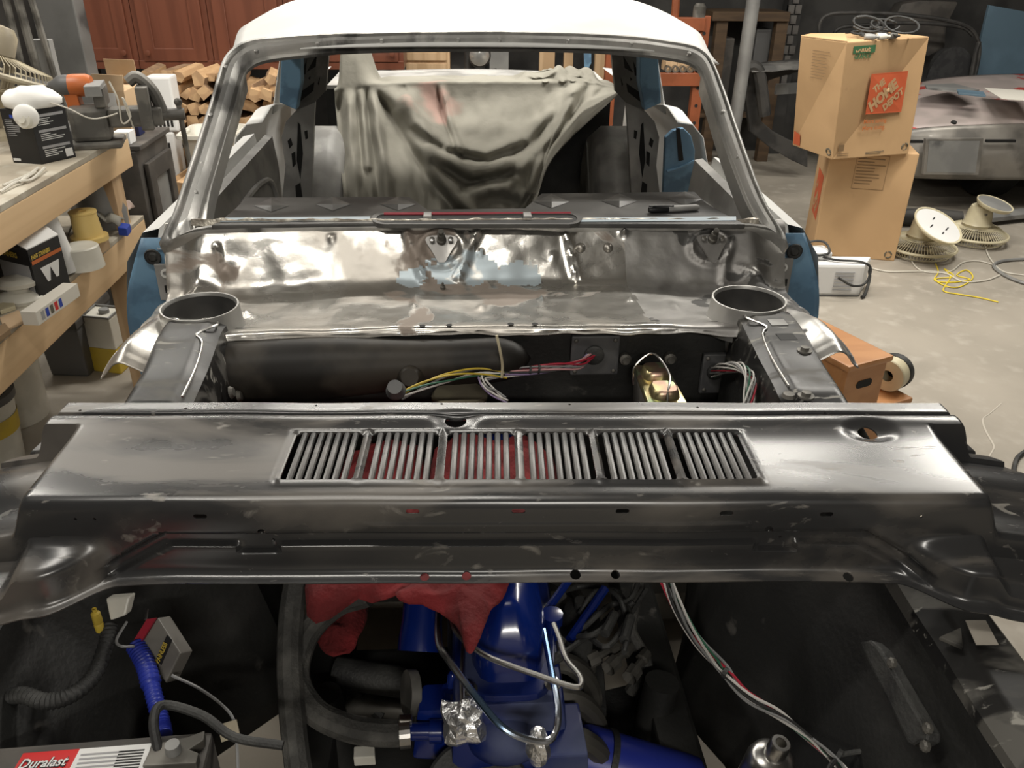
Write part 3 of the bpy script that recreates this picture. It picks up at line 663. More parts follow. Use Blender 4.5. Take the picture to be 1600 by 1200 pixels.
def pprof(t):
    f_ = t*(len(PPROF)-1); i = min(int(f_), len(PPROF)-2); return PPROF[i].lerp(PPROF[i+1], f_-i)
zb0 = FL(700, 832)[1]; zb1 = FL(700, 850)[1]
NOTCH = [FL(403, 845)[0], FL(1212, 845)[0]]; BX0, BX1 = FL(255, 838)[0], FL(1352, 838)[0]
WH = [TL(712, 656, .97), TL(1357, 671, .97)]
VX0 = TL(430, 750, .966)[0]; VX1 = TL(1192, 750, .966)[0]; VY0 = .036; VY1 = .146
VW = (VX1-VX0)/6
def pcow(u, t):
    p = pprof(t); y, z = p.y, p.z; x = (u-.5)*1.6; ax = abs(x); s = 1 if x > 0 else -1
    face = sst(.945, .93, z)
    if ax > .62:
        xm = .69+.13*(1-max(0, min(1, y/.23))); ax2 = .62+(ax-.62)*(xm-.62)/.18
    else: ax2 = ax
    x0 = .645 if y > .165 else .598
    dr = sst(x0, x0+.03, ax2)
    if z > .93:
        z = z-.052*dr-.16*max(0, ax2-x0-.03)-.012*dr*math.sin(y*40)
    else:
        shelf = sst(.50, .58, ax2)
        k_ = sst(.905, .88, z)
        y -= (.048*shelf*k_+.05*sst(.56, .82, ax2)*k_)
        z -= .052*dr*(z-.835)/.11+.10*max(0, ax2-.63)*(z-.825)/.11
        z -= .014*sst(.40, .7, ax2)*sst(.89, .845, z)
        z += .004
    q = V((s*ax2, y, z)); x = s*ax2; d = 0
    # wiper holes dished
    if z > .94:
        for wx, wy in WH:
            r_ = math.hypot(x-wx, (y-wy)*1.4); d -= .007*math.exp(-(r_/.032)**4)
        if VX0-.03 < x < VX1+.03:
            for i in range(6):
                cx = VX0+VW*(i+.5); ex = abs(x-cx)-VW*.455; ey = max(VY0-y, y-VY1); e_ = max(ex, ey)
                d += .0045*math.exp(-((e_-.003)/.0035)**2)
        if z > .95: q.z += d
    else:
        m_ = 0
        if BX0 < x < BX1: m_ = sst(zb1-.002, zb1+.002, z)*(1-sst(zb0-.002, zb0+.002, z))
        for e0, sg in ((BX0, -1), (BX1, 1)):
            t_ = (x-e0)*sg
            if -.005 < t_ < .085: m_ = max(m_, sst(zb1-.62*t_-.006, zb1-.62*t_+.002, z)*(1-sst(zb0-.62*t_-.002, zb0-.62*t_+.004, z)))
        for nx in NOTCH:
            m_ = max(m_, (1-sst(.022, .028, abs(x-nx)))*sst(zb1-.013, zb1-.009, z)*(1-sst(zb0-.006, zb0-.002, z)))
        if z > .845: q.y += .009*m_
        z2 = FL(720, 818)[1]
        if abs(x) < .30: q.y -= .002*math.exp(-((z-z2)/.003)**2)*(1-sst(-.17, -.19, x))*(x > -.2)
    q += V((0, .0015*NZ.noise(q*6), .0012*NZ.noise(q*7+V((4, 0, 0)))))
    return PL(q.x, q.y, q.z)
pn = MB().grid(pcow, 330, 150).build('panel_sheet', 'ecoat', PANEL, smooth=True, ang=60)
md = pn.modifiers.new('thick', 'SOLIDIFY'); md.thickness = .002; md.offset = -1
K = MB()
def rr2(cx, cy, hx, hy, r_, n=4):
    o = []
    for (sx, sy, a0) in ((1, 1, 0), (-1, 1, 90), (-1, -1, 180), (1, -1, 270)):
        for i in range(n+1): a = R(a0+90*i/n); o.append((cx+sx*(hx-r_)+r_*math.cos(a), cy+sy*(hy-r_)+r_*math.sin(a)))
    return o
for i in range(6):
    K.prism([PL(x, y, .93) for x, y in rr2(VX0+VW*(i+.5), (VY0+VY1)/2, VW*.445, (VY1-VY0)/2, .008)], (0, 0, .07))
for (wx, wy), rr_ in zip(WH, (.0155, .0135)): K.cyl(PL(wx, wy, .9), PL(wx, wy, 1.0), rr_, 24)
fn_ = rz(TH) @ V((0, 1, 0))
for px, py in ((314, 804), (645, 797), (810, 796), (972, 796), (1134, 799), (1290, 801)):
    x, z = FL(px, py); K.prism([PL(a, -.05, b) for a, b in rr2(x, z, .0085, .0032, .003, 3)], fn_*.1)
for px, py, r_ in ((410, 829, .0055), (1200, 825, .0055), (120, 808, .002), (150, 808, .002), (1437, 804, .002), (426, 847, .002), (1221, 843, .002)):
    x, z = FL(px, py); K.cyl(PL(x, -.05, z), PL(x, .05, z), r_, 16)
for px, py, r_ in ((292, 919, .0065), (664, 905, .006), (729, 904, .0062), (898, 904, .007), (960, 904, .006), (1320, 909, .0068)):
    c = PP(px, py, PL(0, -.012, .838), (0, -.3, 1)); K.cyl(c+V((0, .01, -.04)), c+V((0, -.01, .03)), r_, 16)
for px, py in ((125, 641), (290, 638), (494, 633), (690, 631), (890, 632), (1090, 637), (1290, 644), (1440, 648)):
    c = PZ(px, py, .97); K.cyl(c-V((0, 0, .03)), c+V((0, 0, .03)), .0022, 8)
cut(pn, [K])
for p_ in pn.data.polygons: p_.use_smooth = True
try: pn.data.set_sharp_from_angle(angle=R(40))
except Exception: pass
first = None
for i in range(6):
    for j in range(7):
        x = VX0+VW*(i+.5)+VW*.89*((j+1)/8-.5)
        if first is None:
            b = MB(XF(PL(x, 0, 0), TH)); b.tube([(0, VY0-.004, .9625), (0, VY0+.003, .9655), (0, VY1-.003, .968), (0, VY1+.004, .966)], .0042, 8); first = b.build('slat', 'ecoat_bar', PANEL, smooth=True); fx = PL(x, 0, 0)
        else:
            c = first.copy(); COL.objects.link(c); c.location = first.location+(PL(x, 0, 0)-fx)

# ================================================================== engine
EX = PZ(798, 1066, .60); ex0 = EX.x
ENG = thing('engine', (ex0, 1.0, .2), 'glossy blue painted straight six engine in the open engine bay', 'engine')
def vc(u, v):   # valve cover loft: u round the section, v up
    a = 2*math.pi*u; k_ = [1, .985, .96, .9, .72, .45, 0][int(round(v*6))]; zz = [.585, .60, .625, .645, .658, .664, .667][int(round(v*6))]
    c, s_ = math.cos(a), math.sin(a); n = 5
    den = (abs(c)**n+abs(s_)**n)**(-1/n)
    x = .064*c*den; y = .30*s_*den
    step = sst(EX.y+.13, EX.y+.18, EX.y+.31+y*k_)
    ky = 1-(1-k_)*.22
    return V((ex0+x*k_*(1-.18*step), EX.y+.312+y*ky, zz+(.035*step if v > .3 else 0)))
MB().grid(vc, 40, 6).build('valve_cover', 'engine_blue', ENG, smooth=True, ang=60)
fl = MB(); ol = []
for i in range(40):
    a = 2*math.pi*i/40; c, s_ = math.cos(a), math.sin(a); den = (abs(c)**5+abs(s_)**5)**(-1/5); ol.append(V((ex0+.078*c*den, EX.y+.312+.325*s_*den, .572)))
fl.prism(ol, (0, 0, .014)).build('valve_cover_flange', 'engine_blue_dusty', ENG, bevel=.003)
for x, y in ((-.062, EX.y), (.064, EX.y+.005), (.073, EX.y+.16), (-.073, EX.y+.16)):
    b = MB().lathe([(.013, 0), (.013, .003), (0, .003)], (ex0+x, y, .587), n=16).build('washer', 'dirty_steel', ENG); MB().lathe([(.0085, .003), (.0085, .01), (0, .011)], (ex0+x, y, .587), n=6).build('bolt_head', 'steel', b)
MB().hexa([(ex0-.11, .80, .2), (ex0+.12, .80, .2), (ex0+.12, 1.42, .2), (ex0-.11, 1.42, .2)], [(ex0-.085, EX.y-.015, .572), (ex0+.08, EX.y-.015, .572), (ex0+.085, 1.40, .572), (ex0-.09, 1.40, .572)]).build('cylinder_head', 'engine_blue_dusty', ENG, bevel=.012, smooth=True)
MB().hexa([(ex0-.10, .70, .12), (ex0+.13, .70, .12), (ex0+.13, .80, .12), (ex0-.10, .80, .12)], [(ex0-.07, .70, .40), (ex0+.06, .70, .40), (ex0+.06, .82, .46), (ex0-.07, .82, .46)]).build('timing_cover', 'engine_blue_dusty', ENG, bevel=.02, smooth=True)
c = PZ(790, 1145, .50); MB().ball(c, .055, 20, 12, (1.15, .9, .8)).build('water_pump', 'engine_blue_dusty', ENG, smooth=True)
a = PZ(880, 1140, .52); MB().hexa([a+V((-.045, -.05, -.13)), a+V((.04, -.05, -.13)), a+V((.04, .05, -.13)), a+V((-.045, .05, -.13))], [a+V((-.04, -.045, 0)), a+V((.032, -.045, 0)), a+V((.03, .05, 0)), a+V((-.03, .05, 0))]).build('pump_mount', 'engine_blue_dusty', ENG, bevel=.004)
a = PZ(655, 1018, .52); b = PZ(662, 935, .58)
wn = MB().lathe([(0, .02), (.026, .02), (.026, 0), (.037, 0), (.037, .02), (.034, .05), (.034, (b-a).length+.05)], a, b-a, 24).build('water_neck', 'engine_blue', ENG, smooth=True)
a = PZ(672, 1090, .52); MB().hexa([a+V((-.03, -.05, -.08)), a+V((.06, -.06, -.08)), a+V((.07, .03, -.08)), a+V((-.03, .03, -.08))], [a+V((-.02, -.025, .0)), a+V((.045, -.03, .005)), a+V((.05, .02, .01)), a+V((-.012, .022, .008))]).build('thermostat_housing', 'engine_blue', ENG, bevel=.008, smooth=True)
a = PZ(640, 1083, .51); MB().lathe([(.028, -.01), (.036, -.01), (.036, .006), (0, .006)], a, (-.8, -.2, .2), 18).build('housing_flange', 'cast_iron', ENG, smooth=True)
a = PZ(706, 1085, .53); MB().lathe([(.012, -.03), (.012, .0), (.016, .0), (.016, .012), (.009, .014), (.008, .036), (.005, .04), (0, .04)], a, (.05, .2, 1), 10).build('temperature_sender', 'engine_blue', ENG, smooth=True)
a, b = PZ(640, 1143, .50), PZ(706, 1142, .50); MB().lathe([(.014, 0), (.014, .03), (.018, .031), (.018, .05), (.012, .052), (.012, (b-a).length)], a, b-a, 12).build('hose_nipple', 'engine_blue', ENG, smooth=True)
# oil filter, pulley, exhaust manifold, starter shapes
a, b = PZ(900, 1178, .42), PZ(1090, 1235, .36); n_ = (b-a).normalized(); L_ = (b-a).length
of = MB().lathe([(0, 0), (.045, 0), (.05, .01), (.05, L_*.95), (.04, L_), (0, L_)], a, b-a, 28).build('oil_filter', 'loom_blue', ENG, smooth=True)
MB().lathe([(.051, L_*.22), (.054, L_*.22), (.054, L_*.27), (.051, L_*.27)], a, b-a, 28).build('filter_band', 'rubber', of, smooth=True)
a = PZ(745, 1240, .42); MB().lathe([(.03, .01), (.05, .0), (.078, 0), (.082, .006), (.082, .016), (.078, .02), (.03, .012)], a, (0, -.72, .69), 40).build('crank_pulley', 'rubber', ENG, smooth=True)
a, b = PZ(525, 1050, .40), PZ(640, 1068, .40); MB().tube([a, a.lerp(b, .5), b], .028, 14, 4).build('exhaust_pipe', 'rubber', ENG, smooth=True)
for i, (q, zz) in enumerate(((((880, 1010), (940, 1000), (950, 1110), (890, 1120)), .38), (((930, 1080), (1010, 1060), (1060, 1130), (930, 1150)), .30))):
    pts = [PZ(x, y, zz) for x, y in q]; MB().prism(pts, (0, 0, -.12)).build('engine_mount', 'rubber', ENG, bevel=.01, smooth=True)
for i in range(6):
    y = .86+.075*i; MB().tube([(ex0+.06, y, .50), (ex0+.11, y, .49), (ex0+.15, y+.01, .42), (ex0+.16, y+.02, .3)], .018, 10, 4).build('exhaust_runner', 'dirty_steel', ENG, smooth=True)
# distributor and plug leads
a = PZ(905, 985, .50); ds = MB().lathe([(.026, -.08), (.026, 0), (.036, .004), (.036, .03), (.028, .05), (.012, .055), (.012, .07), (0, .07)], a, n=18).build('distributor', 'rubber', ENG, smooth=True)
for q in (((905, 960), (930, 925), (965, 925), (985, 965), (975, 1020)), ((908, 985), (935, 960), (955, 945), (985, 935), (1000, 900)), ((900, 995), (930, 990), (965, 960), (990, 940)), ((845, 1035), (880, 1020), (930, 985), (960, 955)), ((915, 990), (950, 1010), (985, 960), (1010, 920)), ((845, 950), (870, 930), (900, 918), (940, 918), (968, 935), (980, 975))):
    MB().tube([PZ(x, y, .56+.02*math.sin(i*2.1)) for i, (x, y) in enumerate(q)], .0048, 8, 5).build('plug_lead', 'rubber', ds, smooth=True)
for (x0, y0, x1, y1) in ((845, 955, 880, 928), (852, 1040, 880, 1022), (960, 960, 945, 990), (985, 965, 975, 1000)):
    MB().tube([PZ(x0, y0, .57), PZ(x1, y1, .575)], .0085, 10).build('plug_boot', 'rubber', ds, smooth=True)
for q in (((985, 1010), (935, 1060)), ((965, 1010), (925, 1030)), ((1010, 1020), (990, 1050))):
    a, b = PZ(*q[0], .45), PZ(*q[1], .45); MB().lathe([(.01, 0), (.012, .02), (.007, .022), (.007, .045), (.014, .046), (.014, .07)], a, b-a, 8).build('spark_plug', 'dirty_steel', ds)
a, b = PZ(850, 960, .6), PZ(890, 905, .63); MB().tube([a, b], .007, 8).build('dipstick_tube', 'engine_blue', ENG, smooth=True)
a, b = PZ(890, 1000, .56), PZ(945, 920, .58); MB().tube([a, b], .008, 8).build('vacuum_pipe', 'engine_blue', ENG, smooth=True)
a = PZ(862, 972, .60); MB().lathe([(.014, -.03), (.014, 0), (.018, 0), (.018, .018), (0, .02)], a, n=12).build('oil_cap', 'engine_blue', ENG, smooth=True)
# bent steel lines
def line(name, pts, z, r_, m_, par, sm_=6):
    zz = z if isinstance(z, (list, tuple)) else [z]*len(pts)
    return MB().tube([PZ(x, y, h) for (x, y), h in zip(pts, zz)], r_, 10, sm_).build(name, m_, par, smooth=True)
line('vacuum_line', [(706, 965), (715, 990), (760, 1025), (840, 1055), (895, 1073), (908, 1070), (905, 1055), (885, 1030), (875, 1000), (865, 975)], .685, .0042, 'steel', ENG)
line('fuel_line', [(686, 935), (685, 1000), (700, 1030), (745, 1090), (790, 1140), (840, 1158), (865, 1150), (872, 1110), (862, 1050), (850, 985)], [.68, .68, .68, .66, .64, .62, .62, .63, .63, .63], .0052, 'steel_blue', ENG)
line('small_line', [(724, 1000), (722, 1060), (723, 1100)], .60, .004, 'steel', ENG, 3)
def crumple(name, c, r_, sc, seed, label):
    k = MB(); k.ball(c, r_, 14, 10, sc)
    for i, v in enumerate(k.v): d = v-V(c); k.v[i] = V(c)+d*(1+.55*NZ.noise(d*45+V((seed, 0, 0))))
    return tag(k.build(name, 'foil', None), label, 'foil')
crumple('foil_plug', PZ(722, 1128, .57), .036, (1, .8, .9), 3, 'crumpled foil ball plugging the opening by the hose end')
crumple('foil_plug', PZ(840, 1165, .60), .02, (.75, .8, 1.5), 8, 'crumpled foil strip hanging under the blue steel line')
# ---------------- hoses
hz = [.66, .64, .60, .56, .53, .51, .50, .50]
h = thing('radiator_hose', PZ(470, 1050, .5), 'dusty black rubber hose curving round to the engine front', 'hose')
line('hose', [(575, 928), (525, 945), (480, 990), (463, 1055), (490, 1110), (545, 1138), (600, 1146), (640, 1144)], hz, .021, 'hose', h, 6)
a, b = PZ(624, 1146, .5), PZ(641, 1144, .5); c = MB().lathe([(.0212, 0), (.0235, 0), (.0235, (b-a).length), (.0212, (b-a).length)], a, b-a, 24).build('hose_clamp', 'steel', h)
MB().box(a+V((0, .002, .014)), a+V((.02, .014, .026))).build('clamp_screw', 'steel', c, bevel=.002)
o = line('heater_hose', [(463, 905), (455, 960), (452, 1030), (455, 1100), (462, 1170), (470, 1230)], [.66, .64, .6, .56, .52, .5], .0195, 'hose', None, 5); tag(o, 'straight black heater hose hanging beside the curved hose', 'hose')
o = line('heater_hose', [(1000, 900), (992, 945), (985, 985), (1010, 1040), (985, 1080)], [.55, .5, .46, .42, .36], .012, 'hose', None, 5); tag(o, 'dark rubber hose running down between spark plug leads and fender', 'hose')
# ---------------- red rags under the vents and on the engine
def rag(name, pts, z, label, amp=.02, seed=0, thick=.02):
    P_ = [PZ(x, y, z) for x, y in pts]; c = sum(P_, V((0, 0, 0)))/len(P_); loop = cr(P_, 4, True); n = len(loop)
    def f_(u, v):
        i = int(u*n) % n; q = c.lerp(loop[i], v); e = (1-v*v)
        return q+V((0, 0, thick*e+amp*NZ.noise(q*22+V((seed, 0, 0)))+amp*.5*NZ.noise(q*50)))
    k = MB(); k.grid(f_, n, 10); return tag(k.build(name, 'red_rag', None, smooth=True, ang=80, solid=.003), label, 'rag')
rag('shop_rag', [(505, 800), (560, 700), (640, 690), (680, 780), (690, 900), (640, 940), (560, 935), (480, 960)], .68, 'crumpled red shop rag bunched on the engine behind the curved hose', .03, 1, .05)
rag('shop_rag', [(690, 690), (770, 690), (850, 700), (870, 780), (800, 900), (690, 870), (670, 780)], .73, 'crumpled red shop rag lying under the middle vents', .025, 5, .05)
rag('shop_rag', [(625, 915), (700, 880), (795, 880), (790, 925), (765, 955), (745, 1010), (730, 1018), (712, 975), (660, 945), (625, 935)], .715, 'red shop rag hanging over the front of the blue valve cover', .014, 9, .02)
rag('shop_rag', [(490, 925), (570, 935), (560, 1000), (530, 1030), (495, 1000)], .50, 'dark red shop rag hanging inside the loop of the curved hose', .02, 12, .02)
# ---------------- engine bay floor members
xm = thing('crossmember', (0, .7, .1), 'black front suspension crossmember under the engine', 'car part')
MB().box((-.33, .62, .13), (.33, .74, .22)).build('beam', 'underseal', xm, bevel=.02)
for s in (-1, 1):
    MB().hexa([(s*.18-.04, .55, .16), (s*.18+.04, .55, .16), (s*.30+.05, 1.0, .16), (s*.30-.05, 1.0, .16)], [(s*.18-.03, .55, .22), (s*.18+.03, .55, .22), (s*.30+.03, 1.0, .24), (s*.30-.03, 1.0, .24)]).build('control_arm', 'underseal', xm, bevel=.01)
    MB().lathe([(.03, 0), (.045, .01), (.045, .05), (.03, .06), (.03, .25), (0, .25)], (s*.26, .98, .2), (s*.12, .1, 1), 16).build('strut', 'underseal', xm, smooth=True)
    MB().box((s*.2, .7, .0), (s*.26, .76, .13)).build('stand', 'dirty_steel', xm)
MB().hexa([(-.30, .78, .2), (-.06, .78, .2), (-.06, 1.3, .2), (-.34, 1.3, .2)], [(-.26, .80, .26), (-.08, .80, .26), (-.08, 1.28, .27), (-.30, 1.28, .27)]).build('floor_cover', 'underseal', xm, bevel=.012)  # dark plate added to cover the bright floor beside the engine
MB().tube([PZ(520, 1115, .3), PZ(580, 1100, .33), PZ(640, 1110, .32)], .022, 12, 4).build('tie_rod', 'dirty_steel', xm, smooth=True)
MB().tube([PZ(500, 1035, .36), PZ(525, 1060, .36), PZ(560, 1085, .34), PZ(600, 1120, .32)], .014, 10, 4).build('sway_bar', 'underseal', xm, smooth=True)
MB().lathe([(0, 0), (.05, 0), (.055, .02), (.05, .07), (.02, .08), (0, .08)], PZ(560, 1105, .27), (.2, -.3, 1), 18).build('ball_joint', 'dirty_steel', xm, smooth=True)
# ---------------- master cylinder on the firewall
MC = thing('master_cylinder', (PY(1030, 600, 1.36)), 'gold zinc brake master cylinder with wire bail on the firewall', 'brake cylinder')
c = PY(1029, 597, 1.36); zt = c.z
bx = MB().hexa([c+V((-.032, -.075, -.08)), c+V((.032, -.075, -.08)), c+V((.03, .07, -.08)), c+V((-.03, .07, -.08))], [c+V((-.036, -.08, -.012)), c+V((.036, -.08, -.012)), c+V((.033, .075, -.012)), c+V((-.033, .075, -.012))]).build('reservoir', 'cast_iron', MC, bevel=.006, smooth=True)
lid = MB().hexa([c+V((-.038, -.083, -.012)), c+V((.038, -.083, -.012)), c+V((.034, .078, -.012)), c+V((-.034, .078, -.012))], [c+V((-.036, -.08, .0)), c+V((.036, -.08, .0)), c+V((.032, .075, 0)), c+V((-.032, .075, 0))]).build('cap', 'zinc_gold', MC, bevel=.006, smooth=True)
for dy in (-.045, .03): 
    k = MB()
    def bf(u, v): a = 2*math.pi*u; rr = 1-v; n = 4; cs, sn = math.cos(a), math.sin(a); dd = (abs(cs)**n+abs(sn)**n)**(-1/n); return c+V((.027*cs*dd*(.7+.3*(rr if v < .99 else 0)) if v < .99 else 0, dy+(.027*sn*dd*(.7+.3*rr) if v < .99 else 0), .016*math.sqrt(min(1, v*1.4))))
    k.grid(bf, 24, 4); k.build('cap_dome', 'zinc_gold', lid, smooth=True)
MB().tube([c+V((-.04, .03, -.02)), c+V((-.04, .04, .01)), c+V((-.01, .05, .035)), c+V((.005, .03, .035)), c+V((.015, -.02, .022)), c+V((0, -.07, .012)), c+V((0, -.09, -.02))], .0022, 6, 4).build('bail_wire', 'steel', MC, smooth=True)
for dx in (-.045, .045): MB().lathe([(.012, 0), (.012, .012), (.007, .014), (.007, .02), (0, .02)], V((c.x+dx, 1.468, c.z-.0)), (0, -1, 0), 12).build('mount_stud', 'dirty_steel', MC, smooth=True)
c = PZ(718, 622, .78); o = MB().lathe([(.0, .012), (.05, .012), (.055, .006), (.055, 0), (.05, -.01)], c, n=32).build('round_lid', 'cream_dirty', None, smooth=True); tag(o, 'round dusty cream lid behind the far edge of the loose panel', 'lid')
# ---------------- wiring harnesses
random.seed(3)
def harness(name, path, r_, cols, label, spread=.004, seed=1, sub=5, endspread=1.0):
    rnd = random.Random(seed); P_ = [V(p) for p in path]; t = thing(name, P_[len(P_)//2], label, 'wiring')
    for i, cname in enumerate(cols):
        a = 2*math.pi*i/len(cols); off = [V((math.cos(a+k_)*spread, math.sin(a+k_*.7)*spread, math.sin(a+k_)*spread))*(rnd.uniform(.6, 1.3))*(endspread if k_ in (0, len(P_)-1) else 1) for k_ in range(len(P_))]
        MB().tube([p+q for p, q in zip(P_, off)], r_, 6, sub).build('wire', cname, t, smooth=True)
    return t
W1 = ['wire_red', 'wire_pink', 'wire_white', 'wire_purple', 'wire_black', 'wire_pink', 'wire_grey', 'wire_red']
h = harness('wiring_harness', [PY(925, 555, 1.45), PY(905, 570, 1.42), PY(870, 574, 1.40), PY(825, 580, 1.39), PY(785, 584, 1.38)], .0019, W1, 'bundle of red and grey wires leaving the large square plate on the firewall', .0055, 2)
for x, y in ((842, 577), (828, 579)):
    c = PY(x, y, 1.392); MB().lathe([(.007, -.002), (.009, -.002), (.009, .002), (.007, .002)], c, (1, 0, -.15), 12).build('cable_tie', 'rubber', h)
harness('wiring_harness', [PY(790, 583, 1.38), PY(755, 588, 1.37), PY(757, 600, 1.35), PY(770, 612, 1.34), PY(790, 625, 1.32)], .0018, ['wire_white', 'wire_purple', 'wire_white', 'wire_grey', 'wire_white'], 'loop of white and purple wires dropping behind the loose panel', .006, 4)
harness('wiring_harness', [PY(790, 583, 1.38), PY(745, 582, 1.37), PY(700, 590, 1.35), PY(660, 603, 1.33), PY(625, 618, 1.31)], .0018, ['wire_yellow', 'wire_grey', 'wire_white', 'wire_green', 'wire_yellow'], 'yellow and white wires fanning along the firewall to a round connector', .006, 6)
c = PY(619, 612, 1.30); t = MB().lathe([(.0, .002), (.013, .002), (.016, 0), (.018, .006), (.016, .012), (.013, .03), (0, .03)], c, (0, -.7, .7), 18).build('wire_connector', 'plate_grey', None, smooth=True); tag(t, 'round grey connector at the end of the yellow wires', 'connector')
a, b = PY(776, 524, 1.37), PY(784, 590, 1.37); o = MB().tube([a, a.lerp(b, .35)+V((.003, -.004, 0)), a.lerp(b, .7)+V((.004, 0, 0)), b], .0028, 6, 4).build('zip_tie', 'cream', None, smooth=True); tag(o, 'upright cream zip tie tail sticking up from the firewall wires', 'zip tie')
harness('wiring_harness', [PY(1114, 581, 1.45), PY(1132, 575, 1.38), PY(1156, 574, 1.30), PY(1172, 590, 1.25), PY(1172, 618, 1.21), PY(1166, 650, 1.18)], .0017, ['wire_white', 'wire_grey', 'wire_white', 'wire_white', 'wire_red', 'wire_grey', 'wire_white', 'wire_green', 'wire_white'], 'grey and white wires looping from the narrow plate beside the apron', .007, 8)
hh = harness('wiring_harness', [PZ(1040, 900, .74), PZ(1060, 950, .72), PZ(1090, 1000, .70), PZ(1132, 1050, .68), PZ(1165, 1085, .66), PZ(1215, 1115, .64), PZ(1260, 1150, .62), PZ(1310, 1195, .6), PZ(1340, 1240, .58)], .0021, ['wire_white', 'wire_grey', 'wire_black', 'wire_white', 'wire_red', 'wire_grey', 'wire_green'], 'bundle of white and red wires crossing the dark fender apron', .0075, 11)
for x, y, z in ((1134, 1051, .68), (1311, 1180, .61)):
    c = PZ(x, y, z); MB().lathe([(.006, -.003), (.0085, -.003), (.0085, .003), (.006, .003)], c, (.7, -.7, -.1), 12).build('cable_tie', 'rubber', hh)
o = MB().tube([PZ(x, y, .61) for x, y in ((1310, 1180), (1350, 1175), (1380, 1195), (1330, 1215), (1295, 1205), (1310, 1182))], .0035, 8, 5).build('black_cable', 'rubber', None, smooth=True); tag(o, 'black cable loop tied to the wires at the fender apron', 'cable')
# silver bushing at the front
c = PZ(1207, 1185, .60); t = thing('steel_bushing', c, 'shiny steel canister with a hex bored stub near the apron wires', 'car part')
ax = V((.12, -.12, 1)); MB().lathe([(.0, -.08), (.032, -.08), (.033, -.012), (.03, 0), (.024, .006), (.014, .008)], c, ax, 28).build('canister', 'steel', t, smooth=True)
MB().lathe([(.014, .004), (.014, .034), (.012, .037), (.0075, .037), (.0075, .015), (0, .015)], c, ax, 24).build('stub', 'steel', t, smooth=True)
# ---------------- battery
BZ = .70; bt = thing('car_battery', PZ(150, 1200, BZ)+V((0, 0, -.2)), 'dusty black car battery with red and white label beside the left apron', 'battery')
a = PZ(-60, 1172, BZ); b = PZ(333, 1142, BZ); dx = (b-a).normalized(); dy = V((dx.y, -dx.x, 0))
B0, B1, B2, B3 = a, b, b+dy*.17, a+dy*.17
MB().hexa([p+V((0, 0, -.2)) for p in (B3, B2, B1, B0)], [B3, B2, B1, B0]).build('case', 'stove', bt, bevel=.006)
def BL(u, v, h_=0): return a+dx*u+dy*v+V((0, 0, h_))
def bpx(x, y): p = PZ(x, y, BZ)-a; return p.dot(dx), p.dot(dy)
u0, v0 = bpx(37, 1178); u1, _ = bpx(125, 1172); u2, _ = bpx(237, 1164); v1 = .14
MB().prism([BL(u0, v0, .0005), BL(u1, v0, .0005), BL(u1-.012, v1, .0005), BL(u0-.012, v1, .0005)], (0, 0, .0008)).build('red_label', 'print_red', bt)
MB().prism([BL(u1, v0, .0005), BL(u2, v0, .0005), BL(u2, v1, .0005), BL(u1-.012, v1, .0005)], (0, 0, .0008)).build('white_label', 'print_white', bt)
text('Duralast', .0185, BL(u0+.001, v0+.0235, .0016), dx, -dy, 'print_black', bt, shear=.3, off=.0012, sx=.85)
text('Duralast', .0185, BL(u0+.0016, v0+.0228, .0020), dx, -dy, 'print_white', bt, shear=.3, off=.0003, sx=.85)
for i in range(4): MB().prism([BL(u1+.004, v0+.008+.006*i, .0014), BL(u1+.055-.006*(i % 2), v0+.008+.006*i, .0014), BL(u1+.055-.006*(i % 2), v0+.0105+.006*i, .0014), BL(u1+.004, v0+.0105+.006*i, .0014)], (0, 0, .0003)).build('print_line', 'print_grey', bt)
for i in range(7): MB().prism([BL(u2-.036, v0+.008+.004*i, .0014), BL(u2-.006, v0+.008+.004*i, .0014), BL(u2-.006, v0+.010+.004*i, .0014), BL(u2-.036, v0+.010+.004*i, .0014)], (0, 0, .0003)).build('barcode_bar', 'print_black', bt)
uc, vc_ = bpx(277, 1182)
cl = MB().prism([BL(uc-.032, vc_+.022, .002), BL(uc-.028, vc_-.008, .002), BL(uc+.01, vc_-.014, .002), BL(uc+.03, vc_-.022, .002), BL(uc+.032, vc_-.008, .002), BL(uc+.018, vc_+.004, .002), BL(uc+.03, vc_+.01, .002), BL(uc+.03, vc_+.024, .002)], (0, 0, .014)).build('terminal_clamp', 'dirty_steel', bt, bevel=.002)
MB().lathe([(0, .012), (.0085, .012), (.0095, 0)], BL(uc, vc_+.005, .016), n=18).build('battery_post', 'galv', cl, smooth=True)
MB().tube([BL(uc-.02, vc_, .012), BL(uc-.03, vc_-.03, .03), BL(uc-.025, vc_-.055, .028), BL(uc+.02, vc_-.05, .01), BL(uc+.06, vc_-.03, -.01), BL(uc+.12, vc_-.02, -.02)], .006, 10, 5).build('battery_cable', 'rubber', bt, smooth=True)
# ---------------- ignition box, looms, tags on the left apron
n_ = V((-.25, -.75, .6)).normalized(); pc = PZ(250, 1015, .70)
fc = [PP(x, y, pc, n_) for x, y in ((246, 965), (282, 1021), (259, 1068), (222, 1004))]
t = thing('ignition_box', fc[2], 'small grey box with a black and yellow name plate hung from the apron', 'electrical box')
MB().prism([p-n_*.03 for p in fc], n_*.03).build('case', 'box_grey', t, bevel=.002)
e1 = (fc[0]-fc[3]).normalized(); e2 = (fc[3]-fc[2]).normalized(); cen = sum(fc, V((0, 0, 0)))/4
pc_ = [PP(x, y, pc, n_)+n_*.001 for x, y in ((245, 1030), (262, 992), (270, 1000), (253, 1039))]
MB().prism(pc_, n_*.001).build('name_plate', 'print_black', t)
text('PAINLESS', .0098, pc_[3].lerp(pc_[0], .28)+n_*.0022, pc_[2]-pc_[3], n_.cross(pc_[2]-pc_[3]), 'yellow', t, off=.0003, sx=.72)
